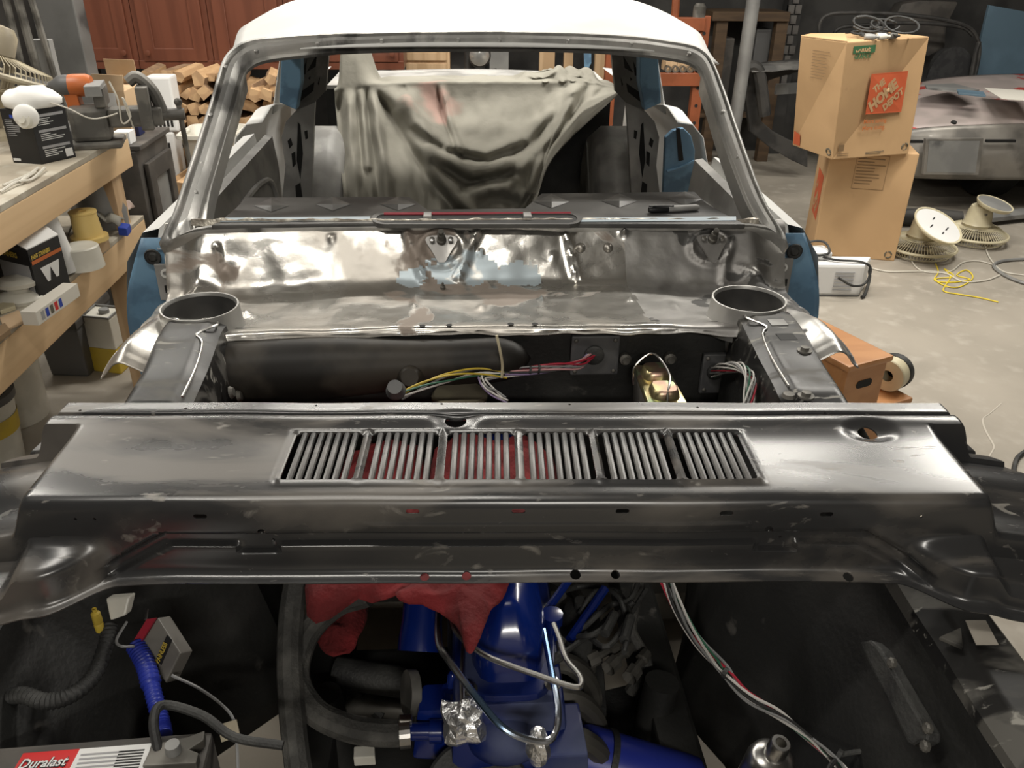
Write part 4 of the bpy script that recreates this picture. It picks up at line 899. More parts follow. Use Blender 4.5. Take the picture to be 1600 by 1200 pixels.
sd = [PP(x, y, pc, n_) for x, y in ((222, 1004), (246, 965), (232, 967), (209, 1004))]
MB().prism(sd, n_*.004).build('mounting_flange', 'wire_red', t)
MB().tube([PZ(x, y, .71) for x, y in ((230, 952), (228, 968))], .002, 6).build('mounting_wire', 'steel', t)
o = MB(); path = cr([PZ(x, y, z) for x, y, z in ((212, 1008, .70), (228, 1040, .69), (240, 1085, .68), (252, 1130, .67), (256, 1150, .67))], 22)
o.tube(path, lambda u: .0105*(1.22 if u < .42 else 1)+.0011*math.sin(u*len(path)*2.1), 12); tag(o.build('wire_loom', 'loom_blue', None, smooth=True), 'blue corrugated wire loom below the small grey box', 'wire loom')
o = MB(); path = cr([PZ(x, y, z) for x, y, z in ((-40, 1098, .69), (0, 1092, .69), (35, 1086, .70), (70, 1096, .70), (108, 1088, .70), (145, 1058, .70), (165, 1010, .71), (172, 975, .72))], 16)
o.tube(path, lambda u: .0105+.001*math.sin(u*len(path)*2.1), 12); tag(o.build('wire_loom', 'rubber', None, smooth=True), 'black corrugated wire loom drooping along the left apron', 'wire loom')
a = PZ(152, 968, .74); o = MB().lathe([(0, -.02), (.006, -.02), (.0065, -.008), (.0055, -.006), (.0065, -.004), (.006, .012), (.003, .014), (.003, .02)], a, n=12).build('wire_connector', 'yellow', None, smooth=True); tag(o, 'yellow crimp connector hanging under the loose panel', 'connector')
q = [PP(x, y, PZ(185, 955, .74), (0, -.8, .6)) for x, y in ((165, 935), (203, 932), (196, 962), (172, 970))]; o = MB().prism(q, (0, .02, -.01)).build('relay', 'white_plastic', None, bevel=.003); tag(o, 'small white relay tucked under the loose panel edge', 'relay')
q = [PP(x, y, PZ(357, 1140, .60), (0, -.6, .8)) for x, y in ((340, 1133), (369, 1124), (375, 1150), (346, 1160))]; o = MB().prism(q, (0, .002, -.002)).build('paper_tag', 'cream_dirty', None); tag(o, 'blank cream paper tag on the wires beside the battery', 'tag')
o = MB().tube([PZ(x, y, z) for x, y, z in ((198, 972, .72), (182, 1000, .72), (190, 1010, .72), (209, 1010, .71))], .002, 6, 5).build('earth_wire', 'wire_grey', None, smooth=True); tag(o, 'short grey wire bent beside the small grey box', 'wire')
o = MB().tube([PZ(x, y, z) for x, y, z in ((268, 1055, .68), (310, 1075, .66), (345, 1100, .62), (365, 1125, .60), (370, 1165, .58), (372, 1220, .56))], .0022, 6, 5).build('sensor_wire', 'wire_grey', None, smooth=True); tag(o, 'thin grey wire running from the small box to the paper tag', 'wire')
q = [PZ(x, y, .45) for x, y in ((553, 1166), (585, 1163), (586, 1182), (552, 1184))]; o = MB().prism(q, (0, 0, -.02)).build('steel_bracket', 'white_plastic', None, bevel=.002); tag(o, 'small pale square block in front of the engine', 'block')
# ================================================================== left side: workbench and what lies on it
def vline_z(P, px, py):   # height on the vertical line through P that shows at pixel row py
    n = V((CC.x-P.x, CC.y-P.y, 0)); q = PP(px, py, P, n); return q.z
class UB:   # upright box from three base pixels (left, near corner, right) and a top pixel of the near corner
    def __init__(s, L_, N_, R_, z, top, depth=None, L3=None):
        s.a, s.b, s.c = PZ(*L_, z), PZ(*N_, z), PZ(*R_, z); s.z = z
        if depth is not None:   # keep the right face's direction but force a square plan
            s.c = s.b+(s.c-s.b).normalized()*depth
        s.d = s.a+s.c-s.b; s.h = vline_z(s.b, *top)-z
        s.up = V((0, 0, 1)); s.el = (s.b-s.a).normalized(); s.er = (s.c-s.b).normalized(); s.wl = (s.b-s.a).length; s.wr = (s.c-s.b).length
        s.lo = [s.a, s.b, s.c, s.d]; s.cen = (s.a+s.c)/2
    def hexa(s, mb=None, lift=0, top=None):
        mb = mb or MB(); return mb.hexa([p+V((0, 0, lift)) for p in s.lo], [p+V((0, 0, s.h if top is None else top)) for p in s.lo])
    def Lf(s, u, v): return s.a+s.el*(s.wl*u)+s.up*(s.h*v)
    def Rf(s, u, v): return s.b+s.er*(s.wr*u)+s.up*(s.h*v)
    def nl(s): return s.el.cross(s.up).normalized()
    def nr(s): return s.er.cross(s.up).normalized()
    def patch(s, side, u0, v0, u1, v1, m_, par, name='print', lift=.0008, t=.0006):
        f_ = s.Lf if side == 'L' else s.Rf; n = s.nl() if side == 'L' else s.nr()
        return MB().prism([f_(u, v)+n*lift for u, v in ((u0, v0), (u1, v0), (u1, v1), (u0, v1))], n*t).build(name, m_, par)
    def text(s, side, txt, size, u, v, m_, par, **k):
        f_ = s.Lf if side == 'L' else s.Rf; n = s.nl() if side == 'L' else s.nr()
        return text(txt, size, f_(u, v)+n*.0016, s.el if side == 'L' else s.er, s.up, m_, par, **k)
BZ1 = .93
b0, b1 = PZ(57, 300, BZ1), PZ(197, 218, BZ1); be = (b1-b0).normalized(); bn = V((be.y, -be.x, 0))   # bn points to the car
BA = b0-be*1.6; BE = b1+be*.02
def BF(x, y): return PP(x, y, b0, bn)
wb = thing('workbench', BA+V((0, 0, -BZ1)), 'long lumber workbench with a plywood top and a lower shelf beside the car', 'workbench')
MB().prism([BA, BE, BE-bn*.8, BA-bn*.8], (0, 0, .018)).build('bench_top', 'plywood', wb, bevel=.002)
zb = BF(176, 281).z
MB().prism([V((p.x, p.y, BZ1)) for p in (BA, BE, BE-bn*.04, BA-bn*.04)], (0, 0, zb-BZ1)).build('front_board', 'lumber', wb, bevel=.003)
zs = BF(120, 434).z; zs2 = BF(120, 501).z; zs2 = min(zs2, zs-.10)
MB().prism([V((p.x, p.y, zs)) for p in (BA, BE, BE-bn*.04, BA-bn*.04)], (0, 0, zs2-zs)).build('shelf_board', 'lumber', wb, bevel=.003)
MB().prism([V((p.x, p.y, zs)) for p in (BA, BE, BE-bn*.75, BA-bn*.75)], (0, 0, .015)).build('shelf', 'plywood', wb, bevel=.002)
for k_ in (.03, 2.2):
    for dd in (.06, .7):
        p = BA+be*k_-bn*dd; MB().box((p.x-.045, p.y-.045, 0), (p.x+.045, p.y+.045, BZ1)).build('leg', 'lumber_x', wb, bevel=.003)
p = BE-bn*.08-be*.1; MB().box((p.x-.045, p.y-.02, zs), (p.x+.045, p.y+.02, BZ1-.01)).build('end_post', 'cabinet_red', wb, bevel=.002)
BT = BZ1+.018; ST = zs+.015
# respirator carton
u = UB((21, 254), (66, 257), (107, 248), BT, (51, 172), depth=.12); t = thing('respirator_carton', u.cen, 'black carton with white print standing on the workbench', 'carton')
u.hexa().build('carton', 'box_black', t, bevel=.002)
rnd = random.Random(4)
for i, v in enumerate((.90, .62, .32)):
    u.patch('R', .12, v-.05, .9, v, 'print_grey', t, 'band'); 
    for j in range(4): u.patch('R', .15, v-.09-.035*j, .4+.45*rnd.random(), v-.078-.035*j, 'print_white', t, 'print_line')
for i in range(9): u.patch('L', .1, .80-.035*i, .3+.3*rnd.random(), .812-.035*i, 'print_grey', t, 'print_line')
u.patch('R', .72, .05, .93, .2, 'print_white', t, 'barcode_panel'); u.patch('L', .05, .04, .3, .09, 'print_white', t, 'print_line'); u.patch('L', .3, .84, .98, .90, 'blue_plastic', t, 'blue_stripe')
# respirator on top
c = u.cen+V((0, 0, u.h)); t = thing('respirator_mask', c, 'white dust respirator with a round valve on the black carton', 'respirator')
k = MB(); k.ball(c+V((0, 0, .02)), .075, 22, 12, (1.15, .9, .55))
for i, v in enumerate(k.v): d = v-c; k.v[i] = V((v.x, v.y, max(c.z+.002, v.z)))+d.normalized()*.012*NZ.noise(d*28)
k.build('shell', 'white_cloth', t, smooth=True, ang=80)
vq = PP(38, 187, u.b+u.nl()*.02, u.nl()); MB().lathe([(0, .012), (.012, .012), (.014, .008), (.024, .006), (.027, 0), (.027, -.004), (0, -.004)], vq, u.nl()+V((0, 0, .25)), 22).build('valve', 'white_plastic', t, smooth=True)
k = MB(); k.ball(vq-u.nl()*.01+V((0, 0, .008)), .038, 18, 10, (1, .55, .95)); k.build('lower_cup', 'white_cloth', t, smooth=True)
MB().tube([c+V((.06, -.03, .02)), c+V((.12, -.03, 0)), c+V((.17, -.02, -.03)), c+V((.19, .04, -.04)), c+V((.23, .06, -.03))], .0022, 6, 5).build('strap', 'cord_white', t, smooth=True)
# impact driver
c = PZ(104, 168, BT+.12); n_ = V((1, .15, 0)).normalized(); t = thing('impact_driver', V((c.x, c.y, BT)), 'orange and grey cordless impact driver standing behind the black carton', 'power tool')
c = V((c.x, c.y, BT+.19)); MB().lathe([(0, 0), (.006, 0), (.006, .03), (.012, .032), (.018, .045), (.03, .06), (.034, .08), (.034, .10)], c-n_*.07, n_, 18).build('nose', 'grey_plastic', t, smooth=True)
MB().lathe([(.034, .095), (.036, .11), (.036, .15), (.03, .165), (0, .168)], c-n_*.07, n_, 18).build('motor_housing', 'orange_plastic', t, smooth=True)
MB().hexa([(c.x+.02, c.y-.02, BT+.05), (c.x+.06, c.y-.02, BT+.05), (c.x+.06, c.y+.02, BT+.05), (c.x+.02, c.y+.02, BT+.05)], [(c.x+.005, c.y-.018, c.z-.02), (c.x+.05, c.y-.018, c.z-.02), (c.x+.05, c.y+.018, c.z-.02), (c.x+.005, c.y+.018, c.z-.02)]).build('handle', 'orange_plastic', t, bevel=.006)
MB().box((c.x-.02, c.y-.035, BT), (c.x+.085, c.y+.035, BT+.05)).build('battery_pack', 'grey_plastic', t, bevel=.006)
# bench vise
c = PZ(165, 226, BT); ax = (be*.25+bn*.97).normalized(); sd = V((-ax.y, ax.x, 0))
t = thing('bench_vise', c, 'grey cast iron bench vise at the end of the workbench', 'vise')
def VB(a, b, name, bev=.004, m_='cast_iron'):
    x0_, y0_, z0_ = a; x1_, y1_, z1_ = b; q = [c+ax*x+sd*y for x, y in ((x0_, y0_), (x1_, y0_), (x1_, y1_), (x0_, y1_))]
    return MB().hexa([p+V((0, 0, z0_)) for p in q], [p+V((0, 0, z1_)) for p in q]).build(name, m_, t, bevel=bev)
VB((-.11, -.08, 0), (.06, .08, .02), 'base', .006); VB((-.09, -.05, .02), (.03, .05, .13), 'fixed_body', .015); VB((-.0, -.06, .13), (.035, .06, .19), 'fixed_jaw')
VB((.03, -.04, .06), (.2, .04, .12), 'slide', .008); VB((.13, -.06, .05), (.17, .06, .19), 'moving_jaw', .006); VB((-.02, -.07, .165), (.03, .07, .2), 'jaw_plate', .003, 'galv')
MB().tube([c+ax*.11+V((0, 0, .2)), c+ax*.14+V((0, 0, .215)), c+ax*.18+V((0, 0, .17)), c+ax*.20+V((0, 0, .1))], .02, 10, 4).build('jaw_arm', 'cast_iron', t, smooth=True)
MB().cyl(c+ax*.19+V((0, 0, .09)), c+ax*.27+V((0, 0, .09)), .02, 16).build('screw_head', 'cast_iron', t, smooth=True)
h0 = c+ax*.255+V((0, 0, .13)); h1 = c+ax*.26+V((0, 0, -.18)); hb = MB().cyl(h0, h1, .009, 10).build('handle', 'dirty_steel', t, smooth=True)
for p in (h0, h1): MB().ball(p, .014, 12, 8).build('handle_knob', 'dirty_steel', hb, smooth=True)
o = MB().tube([c+ax*.07+V((0, -.05, .21)), c+ax*.10+V((-.01, -.062, .15)), c+ax*.09+V((0, -.065, .08)), c+ax*.11+V((.01, -.064, .1)), c+ax*.105+V((0, -.062, .16)), c+ax*.12+V((0, -.06, .06))], .003, 6, 5).build('string', 'cord_white', None, smooth=True); tag(o, 'tangled pale string hanging over the bench vise', 'string')
o = MB().ball(PZ(104, 217, BT+.012), .012, 14, 8, (.9, .9, 1.3)).build('orange_plug', 'orange_plastic', None, smooth=True); tag(o, 'small orange plastic cap beside the black carton', 'cap')
for i, q in enumerate((((5, 290), (40, 275), (55, 268), (30, 285), (60, 262)), ((0, 300), (25, 285), (50, 280), (70, 262)))):
    o = MB().tube([PZ(x, y, BT+.006+.004*(j % 2)) for j, (x, y) in enumerate(q)], .004, 6, 5).build('plastic_tie', 'cord_white', None, smooth=True); tag(o, ('bent white plastic strip curled on the workbench top', 'straight white plastic strip lying on the workbench top')[i], 'plastic strip')
# steel column and leaning bars
q = [PY(x, y, 3.9) for x, y in ((38, -30), (108, -30), (146, 150), (150, 200), (80, 200))]
o = MB().prism([PY(40, -20, 4.25), PY(109, -20, 4.25), V((PY(109, -20, 4.25).x, 4.25, 0)), V((PY(40, -20, 4.25).x, 4.25, 0))], (0, .12, 0)).build('steel_column', 'column_steel', None, bevel=.006); tag(o, 'wide grey steel column with a dark stain behind the workbench', 'column')
p = PY(55, 60, 3.55); o = MB().box((p.x, 3.5, 0), (p.x+.07, 3.54, p.z)).build('steel_bar', 'galv', None, bevel=.003); tag(o, 'narrow grey flat bar standing in front of the steel column', 'bar')
for i, (x, w_) in enumerate(((-6, 8), (8, 7), (20, 9), (34, 6))):
    a, b = PY(x, -20, 3.4), PY(x+8, 60, 3.35); o = MB().cyl((b.x+.02*i, 3.3+.03*i, .95), (a.x, 3.4, a.z+.3), .012+.002*(i % 3), 8).build('steel_rod', 'dirty_steel', None, smooth=True); tag(o, ('dark steel rod leaning behind the tan fan, against the wall', 'dark steel rod leaning between the fan and the column', 'thick dark rod leaning behind the fan grille', 'thin dark rod leaning beside the steel column')[i], 'rod')
# tan fan on the bench
c = PY(-8, 112, 3.0); n_ = V((-.30, -.22, -.93)).normalized(); t = thing('desk_fan', V((c.x-.1, c.y+.1, BT)), 'dirty tan electric fan tilted down at the back of the workbench', 'fan')
xx = n_.orthogonal().normalized(); yy = n_.cross(xx); R_ = .175
def circ(r_, h_, n=40): return [c+n_*h_+xx*r_*math.cos(2*math.pi*i/n)+yy*r_*math.sin(2*math.pi*i/n) for i in range(n)]
MB().tube(circ(R_, 0), .011, 8, 0, True).build('rim', 'cream_dirty', t, smooth=True)
k = MB(); k.tube(circ(.06, .05, 24), .004, 6, 0, True)
for i in range(64):
    a = 2*math.pi*i/64; d = xx*math.cos(a)+yy*math.sin(a)
    for sg in (1, -1): k.tube([c+d*R_, c+d*(R_*.93)+n_*.035*sg, c+d*.06+n_*.055*sg], .0018, 4)
k.build('grille', 'cream_dirty', t)
MB().lathe([(0, .06), (.055, .06), (.06, .05)], c, n_, 24).build('badge', 'cream_dirty', t); MB().lathe([(.035, -.04), (.05, -.06), (.05, -.12), (.035, -.145), (0, -.15)], c, n_, 20).build('motor', 'cream_dirty', t, smooth=True)
for i in range(3):
    a = 2*math.pi*i/3; d = xx*math.cos(a)+yy*math.sin(a); e_ = n_.cross(d)
    MB().prism([c+d*.03-e_*.02-n_*.01, c+d*.15-e_*.07-n_*.02, c+d*.17+e_*.02+n_*.01, c+d*.05+e_*.03+n_*.01], n_*.004).build('blade', 'dirty_steel', t)
MB().tube([c-n_*.1, c-n_*.13+V((0, 0, -.1)), V((c.x-.1, c.y+.1, BT+.02))], .018, 8, 4).build('stand', 'cream_dirty', t, smooth=True)
MB().lathe([(0, .03), (.05, .03), (.1, .015), (.105, 0), (0, 0)], V((c.x-.1, c.y+.1, BT)), n=24).build('base', 'cream_dirty', t, smooth=True)
# ---------------- stove / dark cabinet beyond the bench
u = UB((205, 342), (222, 350), (258, 330), .0, (203, 250), depth=.42); 
a = PZ(262, 400, 0); t = thing('wood_stove', V((PY(230, 300, 3.6).x, 3.8, 0)), 'old dark wood stove with a framed panel door beyond the workbench', 'stove')
p0, p1 = PY(212, 236, 3.55), PY(262, 222, 3.95); zt_ = p0.z; d = (V((p1.x, p1.y, 0))-V((p0.x, p0.y, 0))); dn = V((d.y, -d.x, 0)).normalized(); P0 = V((p0.x, p0.y, 0)); P1 = V((p1.x, p1.y, 0))
MB().hexa([P0, P1, P1-dn*.3, P0-dn*.3], [p+V((0, 0, zt_)) for p in (P0, P1, P1-dn*.3, P0-dn*.3)]).build('body', 'stove', t, bevel=.008)
MB().hexa([p+V((0, 0, zt_)) for p in (P0+dn*.02, P1+dn*.02, P1-dn*.32, P0-dn*.32)], [p+V((0, 0, zt_+.02)) for p in (P0+dn*.02, P1+dn*.02, P1-dn*.32, P0-dn*.32)]).build('top_plate', 'stove', t, bevel=.004)
STZ = zt_+.02; STP = [P0.lerp(P1, .12)-dn*.06, P0.lerp(P1, .55)-dn*.08]
def SF(u_, z): return P0.lerp(P1, u_)+dn*.003+V((0, 0, z*zt_))
dr = MB().ring([SF(.12, .3), SF(.9, .3), SF(.9, .92), SF(.12, .92)], [SF(.3, .42), SF(.74, .42), SF(.74, .82), SF(.3, .82)], dn*.02).build('door', 'stove', t, bevel=.004)
MB().prism([SF(.3, .42), SF(.74, .42), SF(.74, .82), SF(.3, .82)], dn*.006).build('door_panel', 'galv', dr)

# cardboard box behind the vise
u = UB((160, 212), (208, 215), (228, 202), zt_+.022, (206, 142), depth=.2); t = thing('cardboard_box', u.cen, 'small open cardboard box behind the bench vise', 'box')
u.hexa().build('box', 'card_pale', t, bevel=.003); tp = u.h
MB().prism([u.a+V((0, 0, tp)), u.b+V((0, 0, tp)), u.b+V((0, .02, tp+.06)), u.a+V((0, .02, tp+.06))], (0, .004, 0)).build('flap', 'card_pale', t)
MB().prism([u.d+V((0, 0, tp)), u.c+V((0, 0, tp)), u.c+V((0, -.01, tp+.1)), u.d+V((0, -.01, tp+.1))], (0, .004, 0)).build('flap', 'card_pale', t)
c = u.Rf(.5, .5)+u.nr()*.001; MB().lathe([(0, .001), (.018, .001), (.018, 0)], c, u.nr(), 16).build('sticker', 'print_white', t)
c = u.Lf(.5, .55)+u.nl()*.001; u.patch('L', .35, .6, .7, .95, 'print_white', t, 'paper_label')
# ---------------- lower shelf things
u = UB((-6, 452), (64, 471), (105, 447), ST, (50, 390), depth=.14); t = thing('strainer_box', u.cen, 'torn black box of paint strainers with orange lettering on the lower shelf', 'box')
u.hexa().build('carton', 'box_black', t, bevel=.002)
fs = max(.02, u.wl*.15)
u.text('L', 'PAINT STRAINERS', fs*.72, .06, .80, 'yellow', t, off=.0008, sx=.8); u.text('R', 'PAINT STRAINERS', fs*.55, .04, .80, 'yellow', t, off=.0006, sx=.62)
u.patch('R', .03, .70, .97, .77, 'orange_plastic', t, 'orange_band'); u.patch('L', .0, .45, .25, .6, 'orange_plastic', t, 'orange_band'); u.patch('L', .3, .1, .95, .68, 'print_grey', t, 'picture_panel')
for (cx, w_) in ((.38, .16), (.66, .16)):
    n = u.nr(); L_ = [u.Rf(cx-w_, .58)+n*.001, u.Rf(cx+w_, .58)+n*.001, u.Rf(cx+.05, .28)+n*.001, u.Rf(cx-.03, .28)+n*.001]; MB().prism(L_, n*.0005).build('strainer_print', 'print_white', t)
MB().prism([u.a+V((.02, 0, u.h)), u.b+V((-.02, .01, u.h)), u.b+V((-.03, .05, u.h+.05)), u.a+V((.03, .05, u.h+.06))], (0, .003, 0)).build('flap', 'box_black', t)
MB().prism([u.b+V((.0, .0, u.h)), u.c+V((0, 0, u.h)), u.c+V((-.06, .02, u.h+.04)), u.b+V((-.06, .02, u.h+.03))], (0, 0, .003)).build('flap', 'print_white', t)
a, b = PZ(46, 498, ST+.02), PZ(112, 452, ST+.02); d = (b-a).normalized(); s_ = V((d.y, -d.x, 0)); w_ = .022
t = thing('sealant_carton', a, 'slim white printed carton lying across the lower shelf edge', 'carton')
MB().hexa([a-s_*w_+V((0, 0, -.02)), a+s_*w_+V((0, 0, -.02)), b+s_*w_+V((0, 0, -.02)), b-s_*w_+V((0, 0, -.02))], [a-s_*w_+V((0, 0, .02)), a+s_*w_+V((0, 0, .02)), b+s_*w_+V((0, 0, .02)), b-s_*w_+V((0, 0, .02))]).build('carton', 'paper', t, bevel=.002)
for i in range(5): MB().prism([a+s_*(w_+.0005)+d*(.02+.022*i)+V((0, 0, z)) for z in (-.012, .012)]+[a+s_*(w_+.0005)+d*(.034+.022*i)+V((0, 0, z)) for z in (.012, -.012)], s_*.0005).build('print', ('print_grey', 'blue_plastic', 'print_dark', 'print_red', 'blue_plastic')[i], t)
c = PZ(33, 470, ST); o = MB(); o.lathe([(0, 0), (.06, 0), (.065, .01), (.055, .022), (.03, .03), (.03, .04), (.055, .048), (.058, .06), (.04, .07), (0, .07)], c, n=24, sq=.75); tag(o.build('sanding_block', 'white_plastic', None, smooth=True), 'rounded white plastic hand tool beside the strainer box', 'tool')
c = PZ(103, 425, ST); o = MB().lathe([(.042, 0), (.042, .23), (.036, .232), (.036, .02)], c, (-.18, 0, 1), 24).build('plastic_cup', 'print_white', None, smooth=True); tag(o, 'tall frosted plastic cup standing on the lower shelf', 'cup')
c = PZ(118, 420, ST); o = MB().lathe([(0, .07), (.05, .07), (.055, .066), (.062, .0), (0, 0)], c+V((.02, .02, 0)), n=28).build('mixing_tub', 'white_plastic', None, smooth=True); tag(o, 'short white plastic tub upside down on the lower shelf', 'tub')
u = UB((118, 402), (150, 403), (162, 395), ST, (150, 382), depth=.1); t = thing('small_carton', u.cen, 'blue and brown small carton under the yellow spool', 'carton'); u.hexa().build('carton', 'card_pale', t, bevel=.002); u.patch('L', .02, .5, .98, .98, 'blue_plastic', t, 'blue_band')
c = u.cen+V((0, 0, u.h)); o = MB().lathe([(0, 0), (.058, 0), (.058, .015), (.045, .017), (.04, .09), (.043, .092), (.043, .097), (.012, .097), (.012, .085), (0, .085)], c, (-.05, 0, 1), 28).build('yellow_spool', 'yellow_wax', None, smooth=True); tag(o, 'yellow plastic spool standing on a small blue carton', 'spool')
def cl(u_, v_):
    p = PZ(108+82*u_, 372-18*v_-6*u_, ST); return p+V((0, .15*v_, .04+.06*math.sin(u_*3)*(1-.3*v_)+.03*NZ.noise(V((u_*6, v_*4, 0)))-.06*abs(v_-.5)))
o = MB().grid(cl, 24, 14).build('shop_cloth', 'tarp', None, smooth=True, solid=.003); tag(o, 'grey cloth heaped on the lower shelf behind the yellow spool', 'cloth')
c = PZ(168, 352, ST); o = MB().lathe([(0, 0), (.075, 0), (.082, .06), (.075, .2), (.06, .28), (.03, .3)], c, (-.1, 0, 1), 20).build('grey_tube', 'galv', None, smooth=True); tag(o, 'grey metal duct standing at the far end of the lower shelf', 'duct')
u = UB((186, 368), (200, 370), (206, 362), ST, (200, 357), depth=.06); o = u.hexa().build('blue_case', 'blue_plastic', None, bevel=.004); tag(o, 'small bright blue plastic case at the shelf end', 'case')
for i, q in enumerate((((0, 500), (30, 488), (42, 503), (8, 520)), ((0, 480), (22, 474), (26, 484), (2, 492)), ((-10, 525), (10, 512), (18, 522), (-6, 540)))):
    o = MB().prism([PZ(x, y, ST+.001) for x, y in q], (0, 0, .008+.004*i)).build('sanding_pad', ('card_pale', 'cream', 'print_brown')[i], None, bevel=.002); tag(o, ('flat tan cardboard pad on the lower shelf edge', 'small cream foam pad on the lower shelf', 'brown sanding pad at the shelf corner')[i], 'pad')
# ---------------- under the bench
u = UB((75, 590), (140, 592), (160, 570), 0, (130, 500), depth=.32); t = thing('storage_bin', u.cen, 'black plastic storage bin with a lid under the workbench', 'bin')
k = MB(); k.hexa([p.lerp(u.cen, .1) for p in u.lo], [p+V((0, 0, u.h*.85)) for p in u.lo]); k.build('bin', 'grey_plastic', t, bevel=.01)
k = MB(); k.hexa([p.lerp(u.cen, -.05)+V((0, 0, u.h*.85)) for p in u.lo], [p+V((0, 0, u.h)) for p in u.lo]); k.build('lid', 'stove', t, bevel=.008)
u = UB((147, 580), (190, 585), (205, 570), 0, (182, 498), depth=.12); t = thing('thinner_can', u.cen, 'yellow and white rectangular thinner can under the workbench', 'can')
u.hexa(top=u.h*.45).build('yellow_label', 'yellow', t, bevel=.006); k = MB(); k.hexa([p+V((0, 0, u.h*.45)) for p in u.lo], [p+V((0, 0, u.h)) for p in u.lo]); k.build('can_body', 'white_plastic', t, bevel=.006)
MB().ring([p+V((0, 0, u.h)) for p in u.lo], [p.lerp(u.cen, .1)+V((0, 0, u.h)) for p in u.lo], (0, 0, .008)).build('rim', 'galv', t); c = u.cen+V((.01, 0, u.h)); MB().lathe([(.02, 0), (.02, .015), (.017, .018), (0, .018)], c, n=18).build('cap', 'galv', t, smooth=True)
c = PZ(30, 690, 0); o = MB().lathe([(0, 0), (.12, 0), (.135, .36), (.142, .365), (.142, .38), (.13, .38), (.118, .02)], PZ(22, 650, 0), n=32).build('tall_bucket', 'white_plastic', None, smooth=True); tag(o, 'tall plain white tub under the workbench end', 'tub')
c = PZ(-12, 720, 0); t = thing('paint_bucket', c, 'white bucket with a dark rim and yellow label by the workbench', 'bucket'); MB().lathe([(0, 0), (.10, 0), (.12, .25), (.11, .25), (.1, .02)], c, n=32).build('pail', 'white_plastic', t, smooth=True)
MB().lathe([(.118, .235), (.127, .235), (.127, .26), (.108, .26), (.105, .2)], c, n=32).build('rim', 'grey_plastic', t, smooth=True); MB().lathe([(.112, .12), (.1125, .12), (.117, .18), (.1165, .18)], c, n=32).build('label_band', 'yellow', t, smooth=True)
# ================================================================== right side
def facemap(a, b, c, d):   # bottom-left, bottom-right, top-right, top-left
    n = (b-a).cross(d-a).normalized()
    def f_(u, v, h=0): return (a*(1-u)+b*u)*(1-v)+(d*(1-u)+c*u)*v+n*h
    return f_, n
def fpatch(f_, n, pts, m_, par, name, h=.0012, t=.0008): return MB().prism([f_(u, v, h) for u, v in pts], n*t).build(name, m_, par)
def rect(u0, v0, u1, v1): return [(u0, v0), (u1, v0), (u1, v1), (u0, v1)]
def homelogo(f_, n, q, par, ts):
    """orange square tilted stencil lettering; q = corners in face coords bl, br, tr, tl"""
    fpatch(f_, n, q, 'print_orange', par, 'logo_square')
    P_ = [f_(u, v, .0022) for u, v in q]; ex = ((P_[1]-P_[0]).normalized()+(P_[3]-P_[0]).normalized()*.78).normalized(); ey = n.cross(ex)
    def at(u, v): return (P_[0]*(1-u)+P_[1]*u)*(1-v)+(P_[3]*(1-u)+P_[2]*u)*v
    text('THE', ts*.60, at(.16, .52), ex, ey, 'card', par, off=.0035*ts/.1, sx=.8); text('HOME', ts*1.0, at(.14, .05), ex, ey, 'card', par, off=.006*ts/.1, sx=.78); text('DEPOT', ts*.64, at(.50, .05), ex, ey, 'card', par, off=.0035*ts/.1, sx=.80)
def recyc(f_, n, u, v, r_, par):
    c = f_(u, v, .001); e = (f_(u+.01, v)-f_(u, v)).normalized(); up = n.cross(e)
    for i in range(3): MB().tube([c+e*r_*math.cos(a)+up*r_*math.sin(a) for a in [2*math.pi*(i/3)+k_*.42 for k_ in range(5)]], r_*.22, 5).build('recycling_arrow', 'print_dark', par)
# lower box
N0 = PZ(1268, 398, 0); R0 = PZ(1382, 407, 0); er = (R0-N0).normalized(); R0 = N0+er*.45; pe = V((-er.y, er.x, 0)); L0 = N0+pe*.45; B0_ = R0+pe*.45
HB = .60
t = thing('moving_box', (N0+B0_)/2, 'large printed cardboard moving box standing on the floor under another box', 'box')
lo = [L0, N0, R0, B0_]; MB().hexa(lo, [p+V((0, 0, HB)) for p in lo]).build('carton', 'card', t, bevel=.006)
f_, n = facemap(N0, R0, R0+V((0, 0, HB)), N0+V((0, 0, HB)))
for k_ in range(9): fpatch(f_, n, rect(.33, .93-.028*k_, .5+.16*random.Random(k_).random()-.02*(k_ > 5), .938-.028*k_), 'print_brown', t, 'print_line')
for a, b in ((rect(.31, .965, .68, .968), 1), (rect(.31, .66, .68, .663), 1), (rect(.31, .66, .314, .968), 1), (rect(.677, .66, .68, .968), 1)): fpatch(f_, n, a, 'print_brown', t, 'print_frame')
fpatch(f_, n, rect(.34, .945, .42, .957), 'print_dark', t, 'print_line'); recyc(f_, n, .91, .06, .018, t)
f2, n2 = facemap(L0, N0, N0+V((0, 0, HB)), L0+V((0, 0, HB)))
homelogo(f2, n2, [(.30, .30), (.82, .30), (.82, .72), (.30, .72)], t, .07); fpatch(f2, n2, rect(.12, .88, .36, .95), 'print_green', t, 'size_tag'); text('LARGE', .03, f2(.14, .895, .002), (N0-L0), (0, 0, 1), 'card', t, off=.001)
